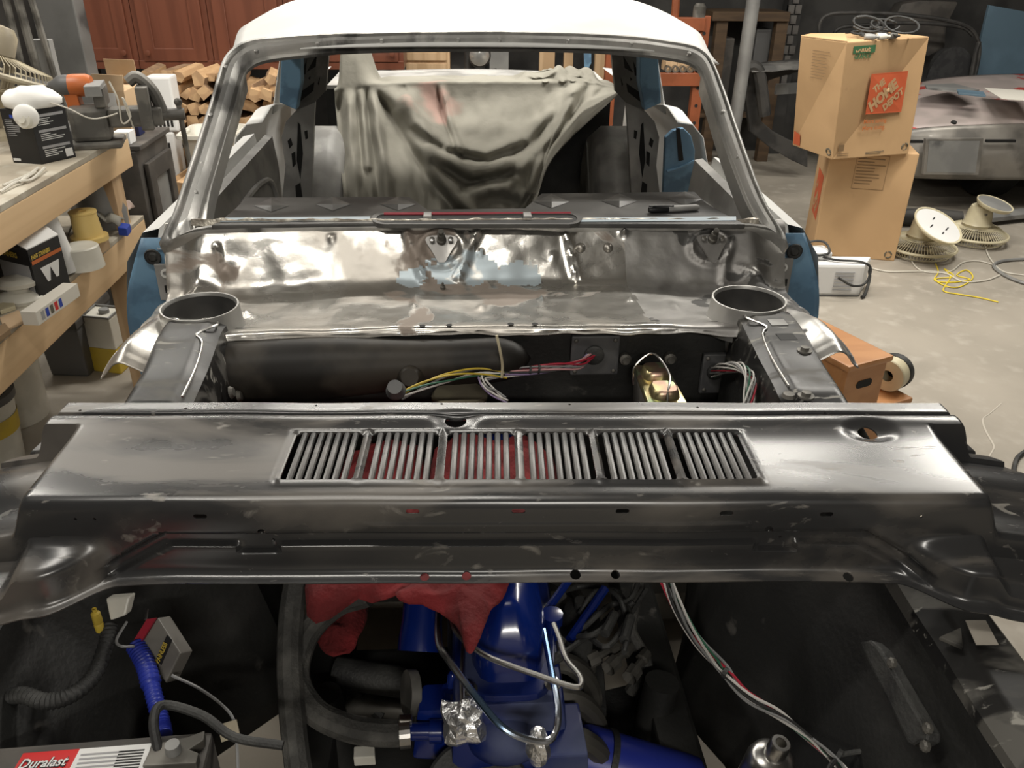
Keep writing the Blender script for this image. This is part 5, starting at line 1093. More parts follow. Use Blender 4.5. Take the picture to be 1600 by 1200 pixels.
# upper box, leaning a little
h1 = HB; lo = [PZ(1238, 227, h1), PZ(1300, 250, h1), PZ(1419, 241, h1)]; lo.append(lo[0]+lo[2]-lo[1]); h2 = h1+.58
hi = [PZ(1251, 57, h2), PZ(1324, 66, h2), PZ(1452, 57, h2)]; hi.append(hi[0]+hi[2]-hi[1])
t = thing('moving_box', (lo[0]+lo[2])/2, 'dented cardboard moving box with orange logo, stacked on top and carrying cables', 'box')
lo = [p+V((0, 0, .001)) for p in lo]
k = MB().hexa(lo, hi); k.build('carton', 'card', t, bevel=.005)
f_, n = facemap(lo[1], lo[2], hi[2], hi[1])
homelogo(f_, n, [(.34, .39), (.80, .385), (.80, .73), (.34, .73)], t, .082)
text('More saving.', .033, f_(.33, .31, .002), f_(1, .31)-f_(0, .31), f_(.33, 1)-f_(.33, 0), 'print_orange_faint', t, off=.0008, sx=.95); text('More doing.', .033, f_(.325, .25, .002), f_(1, .25)-f_(0, .25), f_(.33, 1)-f_(.33, 0), 'print_orange_faint', t, off=.0008, sx=.95)
fpatch(f_, n, rect(.08, .905, .34, .965), 'print_green', t, 'size_tag'); text('LARGE', .036, f_(.105, .918, .0024), f_(1, .9)-f_(0, .9), (0, 0, 1), 'card', t, off=.0012, sx=1.0); text('GRANDE', .03, f_(.1, .865, .002), f_(1, .9)-f_(0, .9), (0, 0, 1), 'print_green', t, off=.0008)
recyc(f_, n, .93, .07, .018, t); fpatch(f_, n, rect(.42, .045, .66, .05), 'print_dark', t, 'print_line'); fpatch(f_, n, rect(.42, .03, .62, .035), 'print_dark', t, 'print_line'); fpatch(f_, n, rect(.06, .075, .13, .135), 'print_brown', t, 'print_emblem')
for k_ in range(2): fpatch(f_, n, rect(.05, .03+.018*k_, .2, .036+.018*k_), 'print_brown', t, 'print_line')
f2, n2 = facemap(lo[0], lo[1], hi[1], hi[0]); recyc(f2, n2, .9, .06, .018, t); fpatch(f2, n2, [(.03, .02), (.2, .02), (.18, .13), (.03, .15)], 'print_orange', t, 'logo_corner')
for k_ in range(10): fpatch(f2, n2, rect(.3, .9-.025*k_, .55+.2*random.Random(k_+5).random(), .904-.025*k_), 'print_brown', t, 'print_line')
TB = (lo[0]+lo[2])/2*0+(hi[0]+hi[2])/2
# dent flap on the top edge
MB().prism([hi[0]+V((0, 0, .001)), hi[1]+V((0, 0, .001)), hi[1]+pe*.2+V((.01, 0, .02)), hi[0]+V((.04, -.02, .012))], (0, 0, .004)).build('flap', 'card', t)
# cable heap
t = thing('cable_heap', TB, 'tangle of black cables and white plugs on top of the stacked box', 'cables'); rnd = random.Random(7)
for i in range(9):
    c = TB+V((rnd.uniform(-.06, .12), rnd.uniform(-.12, .02), .01+.004*i)); r_ = rnd.uniform(.035, .075); tl = rnd.uniform(.5, 1.3) if i > 4 else .15; ph = rnd.uniform(0, 6)
    MB().tube([c+V((r_*math.cos(a+ph)*1.2, r_*math.sin(a+ph)*math.cos(tl), r_*.9*(1+math.sin(a+ph))*math.sin(tl)*.8)) for a in [k_*.7 for k_ in range(8+i % 3)]], .0055, 6, 4, False).build('cable', 'rubber', t, smooth=True)
for i in range(3):
    c = TB+V((-.09+.07*i, -.18+.02*i, .015)); MB().lathe([(0, 0), (.014, .002), (.016, .02), (.012, .05), (.006, .055), (.006, .07), (0, .07)], c, (1, -.2+.3*i, 0), 12).build('plug', ('galv', 'white_plastic', 'dirty_steel')[i], t, smooth=True)
# ---------------- two fans lying face down
def facefan(name, gp, R_, mp, bp, label, lens):
    c = PZ(*gp, .045); t = thing(name, V((c.x, c.y, 0)), label, 'fan')
    ring = lambda r_, z, n=44: [V((c.x+r_*math.cos(2*math.pi*i/n), c.y+r_*math.sin(2*math.pi*i/n), z)) for i in range(n)]
    MB().tube(ring(R_, .05), .009, 6, 0, True).build('rim', 'cream', t, smooth=True)
    k = MB()
    for i in range(72):
        a = 2*math.pi*i/72; d = V((math.cos(a), math.sin(a), 0)); C0 = V((c.x, c.y, 0))
        k.tube([C0+d*.05+V((0, 0, .1)), C0+d*R_*.7+V((0, 0, .095)), C0+d*R_*.97+V((0, 0, .06)), C0+d*R_*.97+V((0, 0, .03)), C0+d*R_*.8+V((0, 0, .006))], .0017, 4)
    k.tube(ring(R_*.6, .097), .002, 4, 0, True); k.tube(ring(R_*.85, .01), .003, 4, 0, True); k.build('grille', 'cream', t)
    for i in range(4):
        a = 2*math.pi*i/4+.3; d = V((math.cos(a), math.sin(a), 0)); e = V((-d.y, d.x, 0)); C0 = V((c.x, c.y, .05))
        MB().prism([C0+d*.03-e*.02, C0+d*R_*.75-e*.06, C0+d*R_*.85+e*.03+V((0, 0, .02)), C0+d*.04+e*.03], (0, 0, .003)).build('blade', 'cream_dirty', t)
    zz = vline_z(V((c.x, c.y, 0)), *mp); zz = max(.22, min(.32, zz))
    mo = MB().lathe([(.05, .09), (.078, .10), (.085, .115), (.075, .13), (.068, zz-.05), (.055, zz-.015), (.03, zz), (0, zz+.003)], V((c.x, c.y, 0)), n=24).build('motor_housing', 'cream', t, smooth=True)
    MB().lathe([(.006, 0), (.006, .012), (0, .013)], V((c.x-.01, c.y-.07, zz-.05)), (0, -1, .2), 10).build('knob', 'dirty_steel', mo)
    ce = PY(*bp, c.y-(.2 if not lens else .06)); ax = V((.22, -.42, .88)).normalized() if not lens else V((.15, -.2, .95)).normalized(); kb = 1.35 if not lens else 1.0
    MB().tube([V((c.x+.04, c.y-.02, zz-.08)), (V((c.x, c.y, zz-.06))+ce)/2+V((0, 0, -.01)), ce-ax*.02], .022, 10, 3).build('neck', 'cream', t, smooth=True)
    bs = MB().lathe([(a_*kb, b_) for a_, b_ in ((.05, -.035), (.095, -.02), (.105, -.004), (.105, .003), (.099, .003), (.097, -.002), (0, -.002))], ce, ax, 32).build('base', 'cream', t, smooth=True)
    MB().lathe([(0, .0), (.096*kb, 0), (.096*kb, -.003)], ce, ax, 32).build('base_plate', 'galv' if lens else 'print_white', bs)
    if not lens:
        x_ = ax.orthogonal().normalized(); y_ = ax.cross(x_)
        for i, (a_, b_, w_) in enumerate(((-.05, .02, .02), (.03, .04, .015), (.02, -.05, .02), (-.04, -.05, .012))):
            q = ce+x_*a_+y_*b_+ax*.002; MB().prism([q-x_*w_, q-x_*w_+y_*.006, q+x_*w_+y_*.006, q+x_*w_], ax*.001).build('base_mark', 'print_black', bs)
    return t
facefan('floor_fan', (1437, 385), .195, (1440, 332), (1466, 352), 'cream electric fan lying face down with its white base underside showing', False)
facefan('floor_fan', (1522, 366), .185, (1503, 313), (1555, 318), 'cream electric fan lying face down with a clear round base tilted up', True)
# ---------------- white louvred charger with cords
u = UB((1262, 462), (1342, 463), (1358, 437), .004, (1338, 412), depth=.16); t = thing('battery_charger', u.cen, 'white louvred metal charger box on the floor beside the moving boxes', 'charger')
u.hexa().build('case', 'print_white', t, bevel=.015)
for i in range(6): u.patch('L', .45, .2+.11*i, .82, .222+.11*i, 'grey_plastic' if i % 9 == 8 else 'print_grey', t, 'louvre', .001, .004)
u.patch('L', .0, .0, 1.0, .035, 'grey_plastic', t, 'base_strip')
c = u.cen+V((0, 0, u.h)); MB().tube([c+V((-.13, .02, .02)), c+V((-.05, -.03, .012)), c+V((.06, -.05, .01)), c+V((.12, -.06, -.02)), c+V((.10, -.085, -.09)), c+V((.03, -.10, -.10)), c+V((-.05, -.09, -.06))], .006, 8, 6).build('cord', 'rubber', t, smooth=True)
MB().tube([c+V((-.15, .1, .06)), c+V((-.08, .08, .07)), c+V((-.08, .0, .04)), c+V((-.16, .0, .03))], .006, 8, 5, True).build('cord_coil', 'rubber', t, smooth=True)
MB().box(c+V((-.18, .0, 0)), c+V((-.06, .12, .04))).build('handle', 'print_white', t, bevel=.008)
MB().tube([u.c+V((0, 0, .1)), u.c+V((.01, -.01, .05)), u.b+V((.03, 0, .012)), u.b+V((0, -.03, .008))], .008, 8, 5).build('plug_cord', 'rubber', t, smooth=True)
# ---------------- oak step stool
SZ = .42; sN, sR, sL = PZ(1327, 570, SZ), PZ(1389, 554, SZ), PZ(1281, 545, SZ)
ex = (sR-sN).normalized(); ey = V((-ex.y, ex.x, 0)); W = (sR-sN).length; ey = ey if ey.dot(sL-sN) > 0 else -ey
# ey points back-left; the lower step sits out front (-ey is towards the camera), so let the step run along +ex
D = .46
t = thing('step_stool', sN+V((0, 0, -SZ)), 'orange oak two step stool with a slotted handle hole beside the car', 'step stool')
def SP(u_, v_, z): return V((sN.x, sN.y, 0))+ex*u_+ey*v_+V((0, 0, z))
tp = MB().prism([SP(-.012, -.012, SZ-.022), SP(W+.012, -.012, SZ-.022), SP(W+.012, D, SZ-.022), SP(-.012, D, SZ-.022)], (0, 0, .022)).build('top_step', 'oak_step', t, bevel=.007)
MB().prism([SP(0, 0, 0), SP(W, 0, 0), SP(W, 0, SZ-.022), SP(0, 0, SZ-.022)], ey*.018).build('handle_panel', 'oak_step', t, bevel=.002)
hs = [(SP(W*.5+a*1.0, -.0008, SZ-.085+b)) for a, b in rr2(0, 0, W*.2, .014, .013)]; MB().prism(hs, -ey*.0008).build('handle_hole', 'black', t)
MB().prism([SP(0, .018, 0), SP(.018, .018, 0), SP(.018, D-.02, 0), SP(0, D-.02, 0)], (0, 0, SZ-.022)).build('side_panel', 'oak_step', t, bevel=.002)
st = [SP(-.001, .05, SZ-.075), SP(-.001, .12, SZ-.075), SP(-.001, .12, SZ-.175), SP(-.001, .05, SZ-.175)]; MB().prism(st, -ex*.0006).build('sticker', 'print_white', t)
for k_ in range(4): MB().prism([SP(-.0018, .06, SZ-.09-.02*k_), SP(-.0018, .11, SZ-.09-.02*k_), SP(-.0018, .11, SZ-.098-.02*k_), SP(-.0018, .06, SZ-.098-.02*k_)], -ex*.0004).build('print_line', 'print_grey', t)
MB().prism([SP(W-.018, .018, 0), SP(W, .018, 0), SP(W, D-.02, 0), SP(W-.018, D-.02, 0)], (0, 0, SZ-.022)).build('side_panel', 'oak_step', t, bevel=.002)
MB().prism([SP(W-.01, .0, .198), SP(W+.18, .0, .198), SP(W+.18, .34, .198), SP(W-.01, .34, .198)], (0, 0, .022)).build('lower_step', 'oak_step', t, bevel=.007)
MB().prism([SP(W, .012, 0), SP(W+.165, .012, 0), SP(W+.165, .03, 0), SP(W, .03, 0)], (0, 0, .198)).build('side_panel', 'oak_step', t, bevel=.002)
MB().prism([SP(W+.147, .03, 0), SP(W+.165, .03, 0), SP(W+.165, .32, 0), SP(W+.147, .32, 0)], (0, 0, .198)).build('front_panel', 'oak_step', t, bevel=.002)
c = PZ(1392, 585, .22+.058); c.z = .22+.062; a_ = ex*.2+ey*.4+V((0, 0, 0)); a_ = (ey*.3+ex).normalized(); t2 = thing('tape_roll', c-V((0, 0, .062)), 'cream and black roll standing on the lower stool step', 'roll')
MB().lathe([(.02, 0), (.055, 0), (.058, .004), (.058, .045), (.02, .045)], c-a_*.03, a_, 24).build('cream_roll', 'cream', t2, smooth=True); MB().lathe([(.018, .046), (.06, .046), (.062, .05), (.062, .07), (.02, .07)], c-a_*.03, a_, 24).build('black_roll', 'rubber', t2, smooth=True)
# ---------------- cords on the floor
def cord(name, pts, r_, m_, label, cat='cord'):
    o = MB().tube([PZ(x, y, r_+.001) for x, y in pts], r_, 6, 6).build(name, m_, None, smooth=True); return tag(o, label, cat)
cord('power_cord', [(1355, 417), (1385, 424), (1420, 424), (1455, 424), (1480, 428), (1505, 440), (1540, 438), (1562, 430)], .0045, 'cord_white', 'long white cord running from the charger across the floor')
cord('power_cord', [(1418, 370), (1420, 395), (1432, 418), (1455, 426), (1485, 424), (1505, 410), (1530, 408), (1553, 414)], .004, 'cord_white', 'white fan cord looping in front of the fans')
cord('power_cord', [(1533, 318), (1535, 350), (1541, 390), (1553, 412), (1570, 425), (1600, 430)], .004, 'cord_white', 'white cord hanging from the clear based fan to the floor')
cord('air_hose', [(1640, 448), (1600, 442), (1570, 430), (1553, 416), (1565, 408), (1600, 405), (1640, 406)], .009, 'galv', 'grey air hose loop at the edge of the floor', 'hose')
cord('yellow_rope', [(1462, 412), (1466, 425), (1460, 437), (1475, 441), (1500, 440), (1515, 436), (1495, 430), (1510, 422), (1520, 434), (1500, 448), (1478, 447), (1462, 436), (1490, 432), (1475, 420), (1485, 432), (1478, 445), (1475, 455), (1500, 460), (1530, 465), (1560, 472)], .0035, 'cord_yellow', 'tangled thin yellow rope lying on the concrete floor', 'rope')
cord('extension_lead', [(1610, 700), (1590, 715), (1584, 740), (1590, 762), (1610, 770)], .008, 'rubber', 'black extension lead at the floor edge near the panel end', 'cable')
# ---------------- long metal bars in front of the old convertible
a, b = PZ(1398, 338, .06), PZ(1500, 342, .06); o = MB().tube([a, a.lerp(b, .5)+V((0, 0, .01)), b], .05, 12, 3).build('exhaust_tube', 'frame_dark', None, smooth=True); tag(o, 'dark round metal tube lying on the floor behind the fans', 'tube')
a, b = PZ(1545, 348, .03), PZ(1660, 335, .03); o = MB().prism([a, b, b+V((0, .12, 0)), a+V((0, .12, 0))], (0, 0, .03)).build('metal_strip', 'galv', None, bevel=.003); tag(o, 'grey metal strip lying on the floor at the convertible side', 'strip')
# ---------------- the stripped convertible
cv = thing('convertible_car', PZ(1560, 300, 0), 'stripped old convertible shell with patchy grey and red primer deck', 'car')
def deckf(u_, v_):
    y = 5.25+1.05*v_; e = PY(1500, 203, 5.25); f2_ = PY(1500, 124, 6.3); z = e.z+(f2_.z-e.z)*v_+.05*math.sin(v_*math.pi)*.6
    xL = PY(1408, 205, 5.25).x*(1-v_)+PY(1432, 124, 6.3).x*v_; x = xL+(1.75)*u_
    return V((x, y+.10*(abs(u_-.5)*2)**3*(1-v_), z+.04*math.sin(u_*math.pi)-.03*(abs(u_-.5)*2)**6))
dk_ = MB().grid(deckf, 40, 20).build('trunk_lid', 'old_body', cv, smooth=True, solid=.004)
zt_ = deckf(.3, 0).z; zb_ = PY(1500, 276, 5.3).z
def rearf(u_, v_):
    p = deckf(u_, 0); z = zt_-.002+(zb_-zt_)*v_; return V((p.x, p.y-.01-.05*math.sin(v_*math.pi*.9), p.z*(1-v_)+zb_*v_ if v_ < .2 else z))
MB().grid(rearf, 40, 14).build('rear_panel', 'old_valance', cv, smooth=True, solid=.004)
def RQ(px, py): return PY(px, py, 5.16)
MB().ring([RQ(1447, 217), RQ(1537, 216), RQ(1529, 274), RQ(1443, 273)], [RQ(1452, 220), RQ(1531, 220), RQ(1524, 270), RQ(1448, 269)], (0, .03, 0)).build('plate_frame', 'old_valance', cv, bevel=.003)
MB().prism([RQ(1452, 220), RQ(1531, 220), RQ(1524, 270), RQ(1448, 269)], (0, .012, 0)).build('plate_recess', 'galv', cv)
for q in ((1423, 219, 1441, 223), (1541, 218, 1585, 222)): MB().box(RQ(q[0], q[1])+V((0, -.012, 0)), RQ(q[2], q[3])+V((0, .01, 0))).build('panel_slot', 'black', cv)
c = PY(1490, 192, 5.35); MB().lathe([(0, .01), (.016, .01), (.018, 0)], PZ(1490, 192, deckf(.35, .12).z+.004), (0, -.4, 1), 14).build('lock_hole', 'black', cv)
c = PZ(1530, 300, .3); wc = V((PZ(1530, 303, 0).x, 5.75, .3))
wl = MB().lathe([(.10, 0), (.18, .01), (.19, .03), (.28, .0), (.30, .03), (.30, .17), (.28, .2), (.18, .19), (.10, .2)], V((wc.x-.1, wc.y, .3)), (1, 0, 0), 36).build('wheel', 'tyre', cv, smooth=True)
MB().lathe([(0, .02), (.1, .02), (.18, .04)], V((wc.x-.1, wc.y, .3)), (1, 0, 0), 24).build('rim', 'dirty_steel', wl, smooth=True)
MB().box((deckf(0, 0).x+.1, 5.5, .30), (deckf(1, 0).x, 8*.9, .36)).build('floor_pan', 'frame_dark', cv)
xl = deckf(0, 1).x
sdx = PY(1250, 200, 6.3)
# near side of the shell: rocker, door opening, front cowl
def SQ(L_, y): return [PY(x, y_, y) for x, y_ in L_]
o_ = [(1160, 118), (1172, 102), (1205, 97), (1262, 92), (1262, 262), (1236, 250), (1205, 232), (1172, 205)]; i_ = [(1186, 140), (1192, 130), (1212, 122), (1250, 112), (1250, 225), (1232, 218), (1208, 205), (1190, 190)]
MB().ring(SQ(o_, 6.2), SQ(i_, 6.2), (0, .05, 0)).build('door_frame', 'frame_dark', cv, bevel=.006)
def cowlf(u_, v_): p = PY(1168+92*u_, 100-4*u_+10*v_, 6.15); return p+V((0, -.1*v_+.05*u_, .015*NZ.noise(V((u_*4, v_*3, 1)))))
MB().grid(cowlf, 12, 6).build('cowl_top', 'primer_dark', cv, smooth=True, solid=.004)
MB().tube([PY(x, y, 6.1) for x, y in ((1158, 135), (1160, 112), (1175, 104), (1185, 112), (1190, 140), (1195, 180))], .045, 10, 4).build('wheel_arch', 'frame_dark', cv, smooth=True)
MB().prism(SQ([(1215, 132), (1248, 130), (1248, 146), (1212, 148)], 6.4), (0, .04, 0)).build('bracket', 'galv', cv)
# seat and soft-top bows
c = PY(1476, 130, 6.6); st_ = MB()
def seatf(u_, v_): a = math.pi*u_; r_ = .19; return V((c.x-r_*math.cos(a)*(1-.1*v_), 6.55+.14*v_*math.sin(math.pi*min(1, u_*1))*1, c.z-.15+(.42*math.sin(a)**.6)*(1-.06*v_)))
st_.grid(seatf, 24, 4); st_.poly([seatf(i/24, 0) for i in range(25)]); st_.build('seat_back', 'seat_cloth', cv, smooth=True, ang=60)
for q, y in ((((1282, 60), (1280, 40), (1290, 25), (1320, 20), (1400, 22), (1470, 30), (1512, 42), (1528, 62), (1530, 85), (1522, 125)), 6.5), (((1300, 60), (1310, 45), (1340, 40), (1430, 36), (1500, 42), (1520, 55)), 6.7)):
    MB().tube([PY(x, y_, y) for x, y_ in q], .014, 8, 5).build('roof_bow', 'frame_dark', cv, smooth=True)
MB().tube([PY(x, y_, 6.5) for x, y_ in ((1530, 65), (1525, 80), (1521, 100), (1517, 122))], .018, 8, 4).build('bow_linkage', 'frame_dark', cv, smooth=True)
q = [PZ(x, y, deckf(.6, .5).z+.045) for x, y in ((1537, 138), (1600, 142), (1640, 160), (1565, 155))]; o = MB().prism(q, (0, 0, .004)).build('paper_sheet', 'paper', None); tag(o, 'cream paper sheet lying on the convertible deck', 'paper')
q = [PZ(x, y, deckf(.4, .5).z+.045) for x, y in ((1445, 134), (1490, 132), (1530, 142), (1500, 145), (1448, 140))]; o = MB().prism(q, (0, 0, .008)).build('sanding_strip', 'galv', None); tag(o, 'grey flat strip lying on the convertible deck', 'strip')
q = [PZ(x, y, deckf(.5, .45).z+.05) for x, y in ((1494, 142), (1536, 146), (1540, 152), (1497, 148))]; o = MB().prism(q, (0, 0, .012)).build('blue_block', 'panel_blue', None, bevel=.002); tag(o, 'blue sanding block lying beside the paper on the deck', 'block')
# blue panel propped at the right
q = [PY(x, y, 6.6) for x, y in ((1546, 8), (1640, 25), (1640, 165), (1517, 128))]; o = MB().prism(q, (0, .03, 0)).build('blue_body_panel', 'panel_blue', None, bevel=.003); tag(o, 'large flat blue body panel standing behind the convertible', 'car panel')
q = [PY(x, y, 6.9) for x, y in ((1400, 60), (1395, 30), (1410, 5), (1440, 0), (1500, 2), (1480, 40), (1478, 75), (1450, 90))]; o = MB().prism(q, (0, .15, 0)).build('seat_cushion', 'stove', None, bevel=.03, smooth=True); tag(o, 'brown grey car seat leaning behind the roof bows', 'car seat')
# ================================================================== back of the shop
# red kitchen cabinets
CY = 5.5; cb = PY(140, 107, CY).z; xs_ = [PY(x, 60, CY).x for x in (100, 212, 330, 448, 565, 630)]
for i in range(5):
    xa, xb = xs_[i], xs_[i+1]
    lab = ('red brown wooden wall cabinet with a round knob beside the steel column', 'red brown wooden wall cabinet above the cardboard box and sacks', 'red brown wooden wall cabinet above the firewood, behind the windshield pillar', 'red brown wooden wall cabinet seen behind the car roof', 'narrow red brown cabinet beside the pale wood cabinet')[i]
    t = thing('wall_cabinet', ((xa+xb)/2, CY+.2, cb), lab, 'cabinet', 'red cabinets along the back')
    MB().box((xa, CY, cb), (xb-.003, CY+.35, cb+.95)).build('carcass', 'cabinet_red', t, bevel=.003)
    MB().box((xa, CY-.015, cb), (xb-.003, CY, cb+.05)).build('bottom_rail', 'cabinet_red', t, bevel=.003)
    m_ = .035; x0_, x1_, z0_, z1_ = xa+m_, xb-m_, cb+.045, cb+.93
    P_ = lambda a, z, y: V((a, y, z))
    d = MB().ring([P_(x0_, z0_, CY-.022), P_(x1_, z0_, CY-.022), P_(x1_, z1_, CY-.022), P_(x0_, z1_, CY-.022)], [P_(x0_+.075, z0_+.075, CY-.022), P_(x1_-.075, z0_+.075, CY-.022), P_(x1_-.075, z1_-.075, CY-.022), P_(x0_+.075, z1_-.075, CY-.022)], (0, .022, 0)).build('door', 'cabinet_red', t, bevel=.005)
    MB().box((x0_+.07, CY-.012, z0_+.07), (x1_-.07, CY, z1_-.07)).build('door_panel', 'cabinet_red', d, bevel=.004)
    MB().lathe([(.006, 0), (.006, .012), (.016, .018), (.016, .026), (0, .03)], (x1_-.035 if i % 2 == 0 else x0_+.035, CY-.022, z0_+.05), (0, -1, 0), 14).build('knob', 'cabinet_red', d, smooth=True)
    for sx in (xa+.02, xb-.03):
        if i in (0, 4): MB().box((sx-.01, CY+.30, 0), (sx+.02, CY+.34, cb)).build('support_post', 'stove', t)
# firewood
rnd = random.Random(21); LM = []
for k_ in range(7):
    n = rnd.choice((4, 4, 5, 5)); r_ = rnd.uniform(.036, .054); pts = []
    for i in range(n): a = 2*math.pi*(i+rnd.uniform(-.25, .25))/n; rr = r_*rnd.uniform(.75, 1.15); pts.append((rr*math.cos(a), rr*math.sin(a)))
    k = MB(); k.prism([V((x, 0, z)) for x, z in pts], (0, rnd.uniform(.38, .46), 0)); k.m[0] = k.m[1] = 1
    for i in range(2, len(k.m)): k.m[i] = 2 if (i+k_) % 3 == 0 else 0
    LM.append(k.mesh('log', ['log_split', 'log_end', 'log_bark'], V((0, 0, 0))))
def log(x, y, z, ry, rzz, lab, grp):
    o = bpy.data.objects.new('firewood_log', rnd.choice(LM)); COL.objects.link(o); o.location = (x, y, z); o.rotation_euler = (rnd.uniform(-.05, .05), ry, rzz); WL[o.name] = V((x, y, z)); tag(o, lab, 'log', grp)
xa, xb = PY(236, 200, 5.2).x, PY(450, 200, 5.2).x; nx = 14; nz = 11
for j in range(nz):
    for i in range(nx):
        if j == nz-1 and rnd.random() < .35: continue
        log(xa+(xb-xa)*(i+.5*(j % 2))/nx+rnd.uniform(-.01, .01), 5.14+rnd.uniform(-.05, .05), .045+j*.082+rnd.uniform(-.006, .006), rnd.uniform(0, 6.28), rnd.uniform(-.18, .18), 'split firewood log in the tall stack under the red cabinets', 'firewood in the tall back stack')
for j in range(5):
    for i in range(9): log(PY(250, 250, 4.6).x+.09*(i+.5*(j % 2)), 4.55+rnd.uniform(-.04, .04), .045+j*.082, rnd.uniform(0, 6.28), rnd.uniform(-.15, .15), 'split firewood log in the low row under the white plastic bin', 'firewood in the low front row')
# white bin on the low row
c0 = PY(281, 232, 4.72); c1 = PY(370, 235, 4.72); zb_ = .46; zt_ = zb_+.17
t = thing('plastic_bin', ((c0.x+c1.x)/2, 4.85, zb_), 'dirty white open plastic bin standing on the firewood', 'bin')
k = MB(); cx = (c0.x+c1.x)/2; hw = (c1.x-c0.x)/2
def bl(sc, z, n=5): return [V((cx+x, 4.86+y, z)) for x, y in rr2(0, 0, hw*sc, .17*sc, .05)]
rows = [[k.av(p) for p in L_] for L_ in (bl(.80, zb_), bl(.95, zt_-.02), bl(1.06, zt_-.02), bl(1.06, zt_), bl(.97, zt_), bl(.78, zb_+.01))]
for A, B in zip(rows, rows[1:]):
    for i in range(len(A)): j = (i+1) % len(A); k.af((A[i], A[j], B[j], B[i]))
k.af(rows[-1]); k.build('tub', 'white_plastic', t, smooth=True)
for s in (-1, 1): MB().box((cx+s*hw*1.02-.02, 4.80, zt_-.015), (cx+s*hw*1.02+.02, 4.92, zt_-.005)).build('handle', 'white_plastic', t, bevel=.003)
# paper sacks beside the firewood
for i, (px, py0, py1, zz0, lab) in enumerate(((231, 165, 212, 0, 'white printed paper sack standing beside the firewood'), (232, 120, 160, .60, 'white and dark printed carton on top of the paper sack'))):
    a = PY(px, py1, 4.95); b = PY(px+24, py0, 4.95); z1_ = b.z if i else .60
    o = thing('paper_sack', ((a.x+b.x)/2, 5.0, zz0), lab, 'sack'); MB().box((a.x, 4.95, zz0), (b.x+.03, 5.08, max(z1_, zz0+.2))).build('sack', 'print_white', o, bevel=.012)
    for k_ in range(5): MB().box((a.x+.015+.022*k_, 4.948, zz0+(.36 if not i else .03)), (a.x+.028+.022*k_, 4.95, zz0+(.57-.03*(k_ % 3) if not i else .12+.02*(k_ % 2)))).build('print', 'print_black', o)
    if i: MB().box((a.x-.06, 4.96, zz0), (a.x-.002, 5.06, zz0+.22)).build('dark_side', 'box_black', o, bevel=.004)
# clutter by the vise: small cartons
for i, (px, py, m2, lab) in enumerate(((216, 222, 'print_white', 'small white and red box on the stove top'), (238, 238, 'navy', 'small dark blue box on the stove top'))):
    c = STP[i]+V((0, 0, STZ+.0205))
    o = thing('small_box', c, lab, 'box'); MB().box(c+V((-.03, -.02, -.02)), c+V((.035, .05, .03))).build('carton', m2, o, bevel=.002); MB().box(c+V((-.02, -.022, -.01)), c+V((.01, -.02, .015))).build('print', 'print_red' if i == 0 else 'print_white', o)
# ---------------- behind the car, seen through its windows
WYB = 6.2
def bx6(name, px0, py0, px1, py1, m_, lab, cat, y=WYB, d=.1, bev=.004, grp=None):
    a, b = PY(px0, py1, y), PY(px1, py0, y); o = MB().box((a.x, y, a.z), (b.x, y+d, b.z)).build(name, m_, None, bevel=bev); return tag(o, lab, cat, grp)
a, b = PY(612, 125, 6.0), PY(702, 60, 6.0); t = thing('storage_cabinet', ((a.x+b.x)/2, 6.1, 0), 'pale wood cabinet with framed doors seen through the rear window', 'cabinet')
MB().box((a.x, 6.02, 0), (b.x, 6.4, b.z+.25)).build('carcass', 'lumber_x', t, bevel=.004)
zc = PY(650, 97, 6.0).z
for q in ((a.x+.02, b.x-.02, .1, zc-.01), (a.x+.02, b.x-.02, zc+.01, b.z+.22)):
    d = MB().ring([V((q[0], 6.0, q[2])), V((q[1], 6.0, q[2])), V((q[1], 6.0, q[3])), V((q[0], 6.0, q[3]))], [V((q[0]+.06, 6.0, q[2]+.05)), V((q[1]-.06, 6.0, q[2]+.05)), V((q[1]-.06, 6.0, q[3]-.05)), V((q[0]+.06, 6.0, q[3]-.05))], (0, .02, 0)).build('door', 'lumber_x', t, bevel=.003)
    MB().box((q[0]+.05, 6.008, q[2]+.04), (q[1]-.05, 6.018, q[3]-.04)).build('door_panel', 'card_pale', d)
c = PY(724, 100, 6.7); o = thing('spare_tyre', (c.x, 6.7, .3), 'black tyre hanging behind the pale wood cabinet', 'tyre'); MB().lathe([(.16, -.09), (.28, -.1), (.31, -.06), (.31, .06), (.28, .1), (.16, .09), (.15, 0), (.16, -.09)], (c.x, 6.7, c.z), (.2, -1, 0), 32).build('tyre', 'tyre', o, smooth=True); MB().lathe([(0, .02), (.1, .02), (.16, .06)], (c.x, 6.7, c.z), (.2, -1, 0), 24).build('hub', 'frame_dark', o, smooth=True)
c = PY(749, 86, 6.0); t = thing('headlamp', c, 'round chrome headlamp on a dark stand behind the car', 'lamp'); MB().lathe([(0, .05), (.04, .045), (.065, .03), (.07, .015), (.07, 0), (.05, -.05), (0, -.07)], c, (0, -1, -.1), 22).build('lens', 'glass_lens', t, smooth=True); MB().lathe([(.068, .02), (.078, .02), (.078, 0), (.068, 0)], c, (0, -1, -.1), 22).build('bezel', 'steel', t, smooth=True)
MB().cyl((c.x-.08, 6.05, 0), (c.x-.08, 6.05, c.z+.15), .022, 10).build('stand_pole', 'frame_dark', t, smooth=True); MB().tube([(c.x-.08, 6.05, c.z-.05), (c.x, 6.05, c.z-.12), (c.x+.12, 6.05, c.z-.1)], .012, 8, 4).build('stand_arm', 'frame_dark', t, smooth=True)
